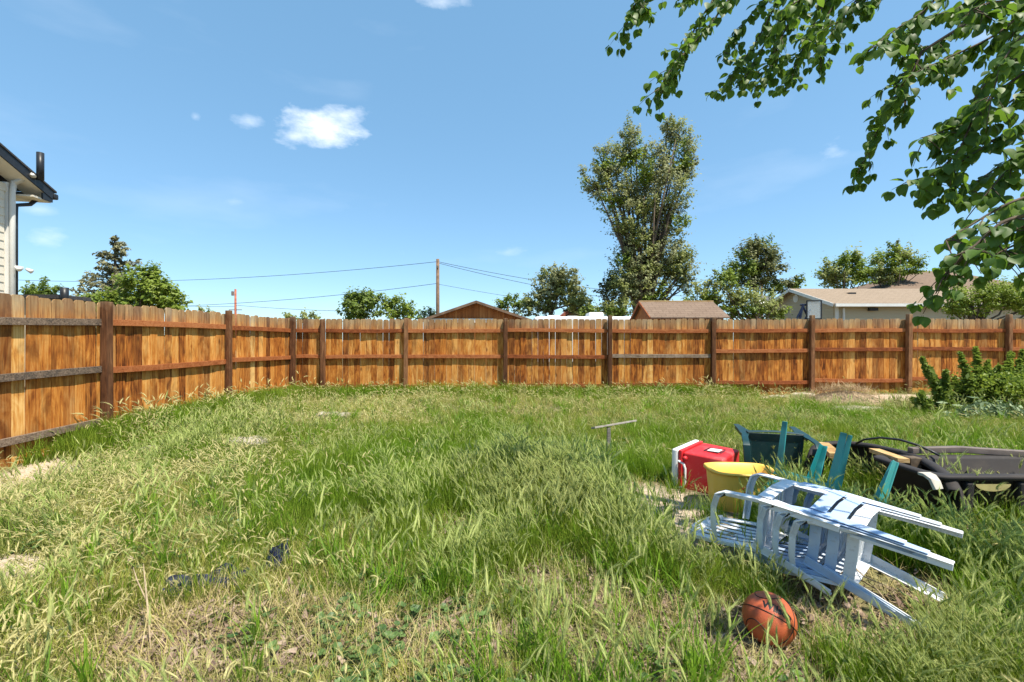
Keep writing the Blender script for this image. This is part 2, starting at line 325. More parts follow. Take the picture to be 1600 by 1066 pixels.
# ---------------- leaf clouds ----------------
def leaf_cloud(name,mat,C,size,up=.75,asp=1.6,tint=None,parent=None,droop=0.,out=None,nquad=1):
    """C: Nx3 leaf centres; each leaf a bent pair of faces"""
    n=len(C); rg=RNG
    nrm=rg.normal(size=(n,3)); nrm+=np.array([.5,-.7,2.0])*up
    if out is not None: nrm+=out*1.2
    nrm/=np.linalg.norm(nrm,axis=1)[:,None]
    t=rg.normal(size=(n,3)); t[:,2]-=droop*2; t-=nrm*(t*nrm).sum(1)[:,None]; t/=np.linalg.norm(t,axis=1)[:,None]
    b=np.cross(nrm,t); s=size*(.6+.8*rg.random(n))[:,None]
    tip=C+t*s*.5*asp; base=C-t*s*.5*asp; l=C+b*s*.5+nrm*s*.12; r=C-b*s*.5+nrm*s*.12
    V=np.empty((n*4,3)); V[0::4]=base; V[1::4]=r; V[2::4]=tip; V[3::4]=l
    i=np.arange(n)*4; T=np.empty((n*2,3),int); T[0::2]=np.c_[i,i+1,i+2]; T[1::2]=np.c_[i,i+2,i+3]
    me=bpy.data.meshes.new(name); me.vertices.add(len(V)); me.vertices.foreach_set('co',V.ravel())
    me.loops.add(T.size); me.loops.foreach_set('vertex_index',T.ravel().astype(np.int32))
    me.polygons.add(len(T)); me.polygons.foreach_set('loop_start',(np.arange(len(T))*3).astype(np.int32))
    me.update(calc_edges=True); me.validate()
    at=me.attributes.new('tint','FLOAT','POINT'); tv=rg.random(n) if tint is None else tint
    at.data.foreach_set('value',np.repeat(tv,4).astype(np.float32)); me.materials.append(mat)
    return link(name,me,parent)
FM={}
def fm(k,*a,**kw):
    FM[k]=foliage('leaves_'+k,*a,**kw)
fm('bright',(.12,.19,.02),(.30,.37,.05),trans=.45); fm('mid',(.08,.13,.02),(.25,.33,.05),trans=.5); fm('grey',(.18,.195,.09),(.42,.44,.20),trans=.5)
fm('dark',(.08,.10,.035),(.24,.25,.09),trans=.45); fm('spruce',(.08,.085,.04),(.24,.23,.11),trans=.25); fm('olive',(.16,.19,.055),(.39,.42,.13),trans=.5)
fm('teal',(.05,.10,.035),(.14,.2,.07)); fm('brownish',(.14,.10,.055),(.25,.2,.11))
def tree(name,label,z,blobs,mats,size,dens,trunk=None,cat='tree',group=None,limbs=True,droop=.1,gap=.42,base=None,cl=.16):
    """blobs: (px,py,rx,ry) ellipses in photo pixels at distance z, given real depth; leaves gather in clumps"""
    kx=z/F; pts=[];outs=[];tn=[]
    bx=base if base is not None else blobs[0][0]
    o=W(bx,532,z); root=thing(name,(o.x,z,0),label,cat,group)
    cents=[]
    for (px,py,rx,ry) in blobs:
        c=np.array(W(px,py,z)); R=np.array([rx*kx,max(rx,min(ry,rx*1.3))*kx*.8,ry*kx]); cents.append((c,R))
        area=rx*ry*kx*kx*3.14
        ncl=max(4,int(area*dens[0])); 
        d=RNG.normal(size=(ncl,3)); d/=np.linalg.norm(d,axis=1)[:,None]; rr=(.35+.65*RNG.random(ncl)**.6)[:,None]
        cc=c+d*R*rr*(.9+.25*RNG.random((ncl,1)))
        crad=cl*.9*(rx*ry)**.5*kx*(.6+.9*RNG.random(ncl))+size*.8
        ct=RNG.random(ncl)
        for q in range(ncl):
            m=int(dens[1]*1.75*(.5+RNG.random())); dd=RNG.normal(size=(m,3))*.40; ax=d[q]+np.array([0,0,.7 if droop<.3 else .9]); ax=ax/np.linalg.norm(ax); tt_=RNG.normal(size=(m,1)); dd=dd+ax[None]*tt_*.95; dd=dd*(1-.25*np.clip(tt_,0,2)*(1-abs(ax)[None]))
            pts.append(cc[q]+dd*crad[q]*np.array([1,1,.75])); outs.append(dd+np.repeat(d[q][None],m,0)*.5); tn.append(np.clip(ct[q]*.6+RNG.random(m)*.4,0,1))
    P=np.vstack(pts)-np.array(root.location); Ou=np.vstack(outs); Tn=np.concatenate(tn); keep=P[:,2]>.05
    # split leaves between the materials by clump
    mt=mats if isinstance(mats,list) else [mats]
    sel=(vnoise(P[:,0]+50,P[:,2]+50,.9)*len(mt)).astype(int).clip(0,len(mt)-1)
    for k,mm in enumerate(mt):
        s=(sel==k)&keep
        if s.sum(): leaf_cloud('crown' if len(mt)==1 else 'foliage',FM[mm],P[s],size*.74,parent=root,tint=Tn[s],out=Ou[s]*.6,droop=droop)
    mb=MB(); tr=trunk or .18; c0=cents[0][0]-np.array(root.location)
    top=max(c[0][2] for c in cents)
    hs=np.linspace(0,1,6); H=max(c0[2],1.5)
    mb.tube([(c0[0]*t+ .12*math.sin(5*t)*tr*4,c0[1]*t,H*t-.1) for t in hs],[tr*(1-.55*t) for t in hs],8)
    if limbs:
        for c,R in cents:
            e=c-np.array(root.location)
            for q in range(3):
                g=e+RNG.normal(size=3)*R*.45; s=np.array([c0[0]*.5,0,H*(.35+.4*RNG.random())])
                mid=(s+g)/2+RNG.normal(size=3)*.1*tr*4
                mb.tube([s,mid,g],[tr*.28,tr*.18,tr*.05],6)
    mb.build('trunk',M['bark'],root,smooth=True)
    return root
def spruce(name,label,px,top,halfw,z,mat,n=26,bottom=520,group=None):
    k=z/F; b=W(px,532,z); root=thing(name,(b.x,z,0),label,'conifer',group); H=EYE+(532-top)*k
    tb=MB(); tb.tube([(0,0,-.1),(0,0,H*.6),(0,0,H*.98)],[.2,.1,.02],7); tb.build('trunk',M['bark'],root,smooth=True)
    P=[];T=[];O=[]; bm=MB()
    for i in range(n):
        t=i/(n-1); zz=H*(.97-.9*t**.95); R=halfw*k*(t**.75*1.05+.06)
        for q in range(int(5+5*t)):
            a=RNG.random()*6.283; L=R*(.6+.5*RNG.random()); e=np.array([math.cos(a)*L,math.sin(a)*L,-.18*L+.22*L*RNG.random()*2-.1*L])
            m=int(26+70*t); s=RNG.random(m)**.7
            w=np.array([-math.sin(a),math.cos(a),0]); 
            pp=np.array([0,0,zz])+e*s[:,None]+np.c_[np.zeros((m,2)),.16*L*s**3]
            sp=RNG.normal(size=m)*L*.16*(1-s*.6); pp=pp+w*sp[:,None]+RNG.normal(size=(m,3))*[.03,.03,.05]-np.c_[np.zeros((m,2)),abs(sp)*.4]
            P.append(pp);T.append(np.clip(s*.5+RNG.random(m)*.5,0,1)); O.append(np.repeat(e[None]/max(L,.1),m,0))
            bm.tube([(0,0,zz),tuple(np.array([0,0,zz])+e)],[.02,.006],4,cap=False)
    bm.build('branch',M['bark'],root)
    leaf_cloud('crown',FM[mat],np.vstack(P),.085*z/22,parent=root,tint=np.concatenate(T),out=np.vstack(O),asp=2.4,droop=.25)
    return root
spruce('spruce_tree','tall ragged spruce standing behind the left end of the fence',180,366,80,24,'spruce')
tree('broadleaf_tree','bright yellow green tree in front of the spruce',21,[(222,448,34,28),(250,462,30,26),(190,470,28,20),(275,470,20,18),(235,425,18,14),(150,476,24,16)],'bright',.13,(26,20),group='trees beyond the fence')
tree('broadleaf_tree','small dark green tree beside the cream house',26,[(68,450,22,13),(52,456,14,12),(84,458,14,10)],'mid',.13,(18,20),group='trees beyond the fence')
for i,(px,py,r,lab) in enumerate([(322,488,14,'low distant treetop just left of the thin red pole'),(448,494,8,'tiny distant treetop above the fence corner'),(480,495,22,'low distant treetops right of the fence corner')]):
    tree('distant_tree',lab,55,[(px,py,r,r*.5)],'olive',.3,(3,14),group='low treetops on the horizon',trunk=.25)
tree('broadleaf_tree','round dark green tree left of the utility pole',38,[(565,478,30,24),(548,470,16,14),(580,468,18,14),(566,462,14,10),(545,490,16,12)],'mid',.2,(9,20),group='trees beyond the fence')
tree('broadleaf_tree','paler green tree just left of the utility pole',38,[(622,482,24,18),(610,472,14,12),(638,490,12,12)],'bright',.2,(9,18),group='trees beyond the fence')
tree('broadleaf_tree','small pale tree behind the brown garage and utility pole',46,[(664,490,14,10),(676,486,8,8)],'teal',.22,(6,14),group='trees beyond the fence')
tree('broadleaf_tree','small green tree behind the garage roof slope',40,[(795,474,18,14),(812,478,12,12),(783,482,8,10)],'mid',.2,(8,18),group='trees beyond the fence')
tree('willow_tree','wide grey green shrubby tree left of the tall cottonwood',30,[(860,448,30,28),(880,440,26,24),(845,470,24,20),(900,468,28,20),(915,478,18,14),(868,428,14,12),(830,480,16,12)],['grey','olive'],.15,(17,18),group='trees beyond the fence',cl=.14)
spruce('spruce_tree','small dark pointed conifer rising behind the grey green tree',899,418,26,36,'dark',n=16)
tree('broadleaf_tree','dark green tree at the foot of the tall cottonwood',27,[(955,468,22,22),(948,448,14,14),(965,488,18,10)],'dark',.14,(18,20),group='trees beyond the fence')
tree('large_shrub','low bushy green growth filling in left of the small shed',25,[(975,482,26,14),(940,486,24,12),(918,490,18,8)],['mid','olive'],.12,(20,18),cat='shrub')
tree('large_shrub','low pale bushes between the tall cottonwood and the dark tree',25,[(1095,475,26,18),(1075,486,20,12),(1118,470,14,12)],['olive','bright'],.12,(20,18),cat='shrub')
tall=tree('cottonwood_tree','very tall shaggy cottonwood rising above the small shed',26,[(1002,440,46,40),(935,278,28,26),(958,250,30,30),(985,225,18,38),(1060,235,26,46),(1030,300,48,48),(1048,200,18,16),(960,300,36,30),(985,340,36,44),(1000,385,32,36),(1040,400,34,34),(1062,410,24,34),(1070,440,18,18),(1015,260,32,40),(1075,260,12,26),(975,425,24,40),(1055,350,22,30)],['grey','olive','grey','bright'],.115,(25,18),trunk=.42,group='trees beyond the fence',cl=.13,base=1005,droop=.35)
tree('broadleaf_tree','dense dark tree between the shed and the tan house',30,[(1180,405,36,28),(1165,430,34,24),(1205,415,18,24),(1185,385,22,16),(1240,440,18,12),(1215,445,20,14)],['dark','mid'],.15,(17,20),group='trees beyond the fence')
tree('broadleaf_tree','yellow green bushy tree behind the shed roof',24,[(1180,475,40,20),(1160,462,24,16),(1205,486,24,14),(1130,440,22,18),(1105,455,22,20),(1150,485,22,12),(1140,430,14,10)],['bright','olive'],.12,(24,18),group='trees beyond the fence')
tree('broadleaf_tree','leafy green tree rising behind the left end of the tan house',34,[(1320,422,34,26),(1300,430,22,22),(1345,425,22,20),(1328,405,18,10)],['bright','olive'],.16,(12,20),group='trees beyond the fence')
tree('broadleaf_tree','airy green tree behind the ridge of the tan house',34,[(1395,410,32,26),(1380,425,26,20),(1412,395,18,14),(1425,415,16,14),(1400,385,10,8)],['bright','olive'],.16,(12,20),group='trees beyond the fence')
tree('large_shrub','yellow green rounded bush against the right end of tan house',17,[(1520,468,34,28),(1560,460,36,26),(1600,465,34,30),(1495,480,20,18),(1640,470,34,28)],['bright'],.075,(60,18),cat='shrub',cl=.14)
# ---------------- far buildings ----------------
def P3(px,py,z): return tuple(W(px,py,z))
# cream house left
def cream_house():
    c=(-11.68,10.44); d=Vector((-.205,.979)).normalized(); ang=math.atan2(d.y,d.x)
    r=thing('house',(c[0],c[1],0),'cream clapboard two storey house with black gutters at left edge','house',rz=ang)
    # local: +x away from camera along wall, yard side is -y ; wall x from -7 to 0
    he=4.86; mb=MB(); mb.box((-7,0.02,-.1),(0,8,he)); mb.add([(-7,.02,he),(0,.02,he),(0,8,he),(-7,8,he),(-7,4,he+0.01),(0,4,he+.01)],[(0,1,5,4),(1,2,5),(2,3,4,5),(3,0,4)])
    mb.build('wall',M['siding'],r)
    b=MB(); b.sweep([(-3.5,0,0),(3.5,0,0)],(0,0,1),.2,.012); me=b.mesh('clapboard',M['siding'])
    # one sloped board, copied
    vs=[(-3.45,.018,.0),(3.4,.018,.0),(3.4,-.012,.0),(-3.45,-.012,.0),(-3.45,.018,.19),(3.4,.018,.19),(3.4,.004,.19),(-3.45,.004,.19)]
    me=MB().hexa(vs[:4],vs[4:]).mesh('clapboard',M['siding'])
    for i in range(25):
        o=link('clapboard',me,r); o.location=(-3.52,0,.19*i)
    p=.359; x0=.62
    zr=lambda x:he+.02+(x0-x)*p-.02
    MB().box((-.07,-.035,0),(.05,.1,he+.12)).build('corner_board',M['white_trim'],r)
    # gable infill boards below the rake
    for i in range(25,34):
        z=.19*i; xe=x0-(z+.19-he)/p-.35
        if xe<-6.9: break
        MB().hexa([(-7,.018,z),(xe,.018,z),(xe,-.012,z),(-7,-.012,z)],[(-7,.018,z+.19),(xe,.018,z+.19),(xe,.004,z+.19),(-7,.004,z+.19)]).build('clapboard',M['siding'],r)
    # soffit + rake board + roof slab
    MB().hexa([(-7,-.42,zr(-7)-.03),(x0,-.42,zr(x0)-.03),(x0,.05,zr(x0)-.03),(-7,.05,zr(-7)-.03)],[(-7,-.42,zr(-7)),(x0,-.42,zr(x0)),(x0,.05,zr(x0)),(-7,.05,zr(-7))]).build('soffit',M['soffit'],r)
    MB().sweep([(-7,-.435,zr(-7)+.06),(x0+.02,-.435,zr(x0)+.06)],(0,0,1),.2,.03).build('rake_board',M['dark_metal'],r)
    MB().hexa([(-7,-.47,zr(-7)+.165),(x0+.1,-.47,zr(x0)+.135),(x0+.1,8.4,zr(x0)+.135),(-7,8.4,zr(-7)+.165)],[(-7,-.47,zr(-7)+.21),(x0+.1,-.47,zr(x0)+.18),(x0+.1,8.4,zr(x0)+.18),(-7,8.4,zr(-7)+.21)]).build('roof',M['shingle_dark'],r)
    MB().box((x0+.03,-.47,he-.02),(x0+.17,8.4,he+.12)).build('gutter',M['dark_metal'],r,bevel=.03)
    MB().box((.1,-.41,he-.14),(x0,8.2,he-.1)).build('eave_soffit',M['soffit'],r)
    MB().box((x0-.28,-.437,he-.12),(x0+.02,-.40,he+.03)).build('fascia_end',M['dark_metal'],r)
    MB().tube([(.5,-.2,he-.1),(.42,-.12,he-.25),(.12,-.06,he-.36),(.1,-.06,he-.6),(.1,-.06,0)],.045,10).build('downspout',M['dark_metal'],r,smooth=True)
    MB().tube([(-.0,-.11,he+.12),(-.0,-.48,he+.35),(-.03,-.5,he+.3)],.055,10).tube([(-.0,-.11,he+.16),(-.02,-.09,he-.1),(-.02,-.09,0)],.055,10).build('drain_pipe',M['white_trim'],r,smooth=True)
    MB().tube([(.14,-.52,he+.28),(.14,-.52,he+.92)],.07,12).build('vent_pipe',M['dark_metal'],r,smooth=True)
    lt=MB().box((-.02,-.2,3.0),(.14,-.12,3.06)).build('security_light',M['white_trim'],r,bevel=.01)
    for s in (-.09,.2): MB().tube([(s,-.2,3.02),(s-.02 if s<0 else s+.02,-.3,2.96)],[.03,.055],10).build('lamp_head',M['white_trim'],lt,smooth=True)
cream_house()
lowr=thing('shed',(-13.45,13.0,0),'low dark flat roof with stub vent pipe just behind left fence','shed')
MB().box((-1.6,0,0),(.35,.7,2.52)).build('wall',M['siding2'],lowr); MB().box((-1.8,-.15,2.525),(.5,.85,2.64)).build('roof',M['shingle_dark'],lowr)
MB().tube([(.62,-.1,2.3),(.62,-.1,2.84)],.1,12).build('vent_pipe',M['dark_metal'],lowr,smooth=True)
# brown garage
gz=24; g=thing('garage',(W(745,532,gz).x,gz,0),'brown board gable garage with low pitched roof behind the fence','garage')
ap=EYE+61*gz/F; ev=EYE+34*gz/F; hw=2.65
mb=MB(); mb.add([(-hw,0,0),(hw,0,0),(hw,0,ev),(0,0,ap-.05),(-hw,0,ev),(-hw,7,0),(hw,7,0),(hw,7,ev),(0,7,ap-.05),(-hw,7,ev)],[(0,1,2,3,4),(9,8,7,6,5),(1,6,7,2),(5,0,4,9)]); mb.build('wall',M['cedar_wall'],g)
nb=36
bme=MB().box((-.068,-.018,0),(.068,.0,1)).mesh('board',M['cedar_wall'])
for i in range(nb):
    x=-hw+.075+i*(2*hw-.15)/(nb-1); h=ev+(ap-.05-ev)*(1-abs(x)/hw)-.03; o=link('board',bme,g); o.location=(x,-.004,0); o.scale=(1,1,h)
for s in (-1,1):
    MB().hexa([(0,-.35,ap-.03),(s*(hw+.32),-.35,ev-.12),(s*(hw+.32),7.3,ev-.12),(0,7.3,ap-.03)],[(0,-.35,ap+.05),(s*(hw+.32),-.35,ev-.04),(s*(hw+.32),7.3,ev-.04),(0,7.3,ap+.05)]).build('roof_slope',M['shingle_dark'],g)
    MB().sweep([(s*.005,-.37,ap-.02),(s*(hw+.34),-.37,ev-.12)],(0,0,1),.13,.03).build('rake_board',M['pole_wood'],g)
MB().box((-hw+.1,-.12,2.28),(.9,-.05,2.5)).build('door_header',M['white_trim'],g)
# shed with ridge
s_=thing('shed',(5.9,16.2,0),'small wooden shed with brown shingled ridge roof behind the fence','shed')
MB().add([(-1.2,-1.1,0),(1.2,-1.1,0),(1.2,1.1,0),(-1.2,1.1,0),(-1.2,-1.1,2.12),(1.2,-1.1,2.12),(1.2,1.1,2.12),(-1.2,1.1,2.12),(-1.2,0,2.68),(1.2,0,2.68)],[(0,1,5,4),(1,2,6,9,5),(2,3,7,6),(3,0,4,8,7)]).build('wall',M['cedar_wall'],s_)
for s in (-1,1):
    MB().hexa([(-1.32,0,2.70),(1.32,0,2.70),(1.32,s*1.32,2.06),(-1.32,s*1.32,2.06)],[(-1.32,0,2.74),(1.32,0,2.74),(1.32,s*1.32,2.10),(-1.32,s*1.32,2.10)]).build('roof_slope',M['shingle_brown'],s_)
    MB().sweep([(-1.335,0.003*s,2.69),(-1.335,s*1.3,2.05)],(0,0,1),.1,.025).build('rake_board',M['rail'],s_)
MB().box((-1.33,-.06,2.725),(1.33,.06,2.76)).build('ridge_cap',M['raw_wood'],s_)
for i in range(16): 
    x=-1.12+i*.149; MB().box((x-.068,-1.13,0),(x+.068,-1.104,2.08)).build('board',M['cedar_wall'],s_)
# camper
c_=thing('camper_trailer',(2.35,18.6,0),'white flat roofed camper parked behind the back fence','camper')
MB().box((-1.5,-1.1,.4),(2.6,1.1,2.27)).build('body',M['camper'],c_,bevel=.12)
MB().box((.75,-.45,2.27),(1.35,.35,2.47)).build('air_conditioner',M['camper'],c_,bevel=.05)
MB().box((-.9,-.4,2.27),(-.4,.2,2.35)).build('roof_vent',M['white_trim'],c_,bevel=.02)
MB().box((-.1,-.3,2.27),(.3,.2,2.33)).build('roof_vent',M['white_trim'],c_,bevel=.02)
for x in (.3,1.2):
    w=MB(); w.tube([(x,-1.12,.35),(x,-.9,.35)],.34,20); w.build('wheel',M['dark_metal'],c_,smooth=False)
# red roofed house
rh=thing('house',(W(893,532,36).x,36,0),'distant house showing only its small red gable roof','house')
MB().box((-1.1,0,0),(1.1,4,2.9)).build('wall',M['siding2'],rh); MB().add([(-1.3,-.3,2.9),(1.3,-.3,2.9),(0,-.3,4.0),(-1.3,4.2,2.9),(1.3,4.2,2.9),(0,4.2,4.0)],[(0,1,2),(5,4,3),(0,2,5,3),(1,4,5,2),(0,3,4,1)]).build('roof',M['red_roof'],rh)
# tan house
h=thing('house',(15.8,22,0),'long tan sided house with brown shingle roof behind right fence','house')
he,hr,Lh=3.16,4.12,14
MB().add([(0,0,0),(Lh,0,0),(Lh,6,0),(0,6,0),(0,0,he),(Lh,0,he),(Lh,6,he),(0,6,he),(0,3,hr),(Lh,3,hr)],[(0,1,5,4),(1,2,6,9,5),(2,3,7,6),(3,0,4,8,7)]).build('wall',M['siding2'],h)
sd_=MB()
for i in range(20): sd_.hexa([(0.1,-.03,i*.155),(Lh,-.03,i*.155),(Lh,-.004,i*.155),(0.1,-.004,i*.155)],[(0.1,-.008,i*.155+.15),(Lh,-.008,i*.155+.15),(Lh,-.004,i*.155+.15),(0.1,-.004,i*.155+.15)])
tag(sd_.build('siding_boards',M['siding2'],h),kind='stuff')
sg=MB()
for i in range(26):
    z=i*.155; y0,y1=.1,5.9
    if z>he-.1: t=(z+.155-he)/(hr-he)*3; y0,y1=t,6-t
    if y0<y1-.2: sg.hexa([(-.03,y0,z),(-.004,y0,z),(-.004,y1,z),(-.03,y1,z)],[(-.008,y0,z+.15),(-.004,y0,z+.15),(-.004,y1,z+.15),(-.008,y1,z+.15)])
tag(sg.build('siding_boards',M['siding2'],h),kind='stuff')
sl_=(hr-he)/3
MB().hexa([(-.4,-.45,he-.45*sl_),(Lh+.4,-.45,he-.45*sl_),(Lh+.4,3,hr),(-.4,3,hr)],[(-.4,-.45,he-.45*sl_+.1),(Lh+.4,-.45,he-.45*sl_+.1),(Lh+.4,3,hr+.1),(-.4,3,hr+.1)]).build('roof_slope',M['shingle_tan'],h)
MB().hexa([(-.4,6.45,he-.45*sl_),(Lh+.4,6.45,he-.45*sl_),(Lh+.4,3,hr),(-.4,3,hr)],[(-.4,6.45,he-.45*sl_+.1),(Lh+.4,6.45,he-.45*sl_+.1),(Lh+.4,3,hr+.1),(-.4,3,hr+.1)]).build('roof_slope',M['shingle_tan'],h)
MB().box((-.35,-.55,he-.2),(Lh+.35,-.455,he-.06)).build('gutter',M['white_trim'],h)
for s,y in ((1,-.45),(1,6.45)): MB().sweep([(-.42,y,he-.45*sl_+.02),(-.42,3,hr+.02)],(0,0,1),.16,.03).build('rake_board',M['white_trim'],h)
MB().box((-.02,-.05,0),(.14,-.032,he-.1)).build('corner_board',M['white_trim'],h)
MB().tube([(.35,-.1,he-.25),(.35,-.1,0)],.05,8).build('downspout',M['white_trim'],h)
MB().box((1.9,1.6,3.72),(2.25,1.9,3.86)).build('roof_vent',M['dark_metal'],h)
MB().box((1.55,-.2,2.78),(1.95,-.05,2.92)).build('wall_light',M['dark_metal'],h)
MB().tube([(-.05,3,hr-.45),(-.02,3,hr-.45)],.22,12).build('gable_vent',M['white_trim'],h)
sh=MB(); sh.tube([(-.42,5.4,3.35),(-.42,5.4,3.75)],.03,6)
for k in range(1): sh.add([(-.45+.4*math.cos(a),5.3+.0,3.8+.28*math.sin(a)) for a in np.linspace(0,6.283,17)[:-1]]+[(-.5,5.45,3.8)],[(i,(i+1)%16,16) for i in range(16)])
sh.build('satellite_dish',M['white_trim'],h)
# hip roof house
hz=32; hh=thing('house',(W(1460,532,hz).x,hz,0),'house with dark brown hip roof rising behind the tan house','house')
ex=W(1378,452,hz).x-hh.location.x; R1=(W(1448,418,hz+3).x-hh.location.x,3,EYE+114*(hz+3)/F); R2=(R1[0]+3.2,3,R1[2]); e=EYE+80*hz/F-.2; ex2=R2[0]+4
MB().box((ex+.5,.5,0),(ex2-.5,8.5,e)).build('wall',M['siding2'],hh)
MB().add([(ex,0,e),(ex2,0,e),(ex2,9,e),(ex,9,e),(R1[0],4.5,R1[2]),(R2[0],4.5,R2[2])],[(0,1,5,4),(1,2,5),(2,3,4,5),(3,0,4),(0,3,2,1)]).build('roof',M['shingle_brown'],hh)
# basketball hoop
bh=thing('basketball_hoop',(W(1268,532,17.5).x,17.5,0),'basketball backboard on dark angled struts in front of tan house','hoop')
cl=NT('backboard_acrylic',.15,.5); cl.color((.6,.66,.72)); cl.b.inputs['Alpha'].default_value=.22
MB().box((-.16,-.02,2.2),(.34,.0,2.85)).build('backboard',cl.m,bh)
fb=MB()
for a,b in (((-.19,2.17),(.37,2.17)),((-.19,2.88),(.37,2.88)),((-.19,2.17),(-.19,2.88)),((.37,2.17),(.37,2.88))): fb.sweep([(a[0],-.01,a[1]),(b[0],-.01,b[1])],(0,1,0),.04,.04)
fb.build('frame',M['dark_metal'],bh)
sb=MB()
for a,b in (((-.58,1.2),(-.3,2.75)),((-.45,1.6),(-.02,2.55)),((-.38,2.72),(-.16,2.72)),((-.5,2.2),(-.28,2.7)),((-.1,2.3),(-.35,2.75))): sb.tube([(a[0],.1,a[1]),(b[0],.05,b[1])],.04,8)
sb.tube([(-.58,.1,0),(-.58,.1,1.3)],.05,8); sb.build('strut',plain('blue_black_metal',(.02,.03,.07),.4),bh)
# poles and wires
def pole(label,px,top,z,r,mat,cat='utility pole'):
    b=W(px,532,z); o=thing('utility_pole',(b.x,z,0),label,cat); H=EYE+(532-top)*z/F
    MB().tube([(0,0,-.2),(0,0,H)],[r,r*.8],10).build('shaft',mat,o,smooth=True); return o,H
up,UH=pole('bare wooden utility pole behind the brown garage',684,404,45,.2,M['pole_wood'])
MB().box((-.08,-.3,UH-.9),(.08,-.18,UH-.7)).tube([(0,-.2,UH-.25),(0,-.32,UH-.25)],.05,8).build('insulator',M['grey_wood'],up)
rp,RH=pole('thin dark red utility pole far away beyond the side fence',368,451,62,.16,M['red_roof']); 
MB().box((-.9,-.05,RH-2.9),(.9,.05,RH-2.8)).build('crossarm',M['pole_wood'],rp)
MB().box((-.5,-.15,RH-.9),(-.25,.1,RH-.3)).build('transformer',M['grey_wood'],rp)
lpz,_=pole('utility pole hidden behind the cream house',-60,400,60,.2,M['pole_wood']); rpz,_=pole('utility pole hidden behind the dark trees',1190,440,60,.2,M['pole_wood'])
def wire(a,b,sag,label,r=.022):
    a,b=Vector(a),Vector(b); P=[a.lerp(b,t)-Vector((0,0,sag*4*t*(1-t))) for t in np.linspace(0,1,25)]
    o=MB().tube(P,r,4).build('power_line',M['dark_metal']); tag(o,label,'wire')
T=W(684,408,45)
wire(T,W(-60,432,60),1.2,'upper power line running left from the utility pole')
wire(W(684,442,45),W(-60,470,60),1.5,'lower power line running left from the utility pole')
wire(T,W(1190,462,60),1.2,'upper power line sagging right from the utility pole top')
wire(W(684,410,45),W(1188,480,60),1.3,'second power line sagging right from the utility pole top')
wire(W(684,443,45),W(1190,492,60),1.0,'faint lower power line right of the utility pole',.016)
wire(W(368,478,62),W(-60,455,60),.6,'thin line from the distant red pole past the spruce')
wire(W(368,476,62),W(684,486,45),.3,'thin line from the distant red pole towards the garage')
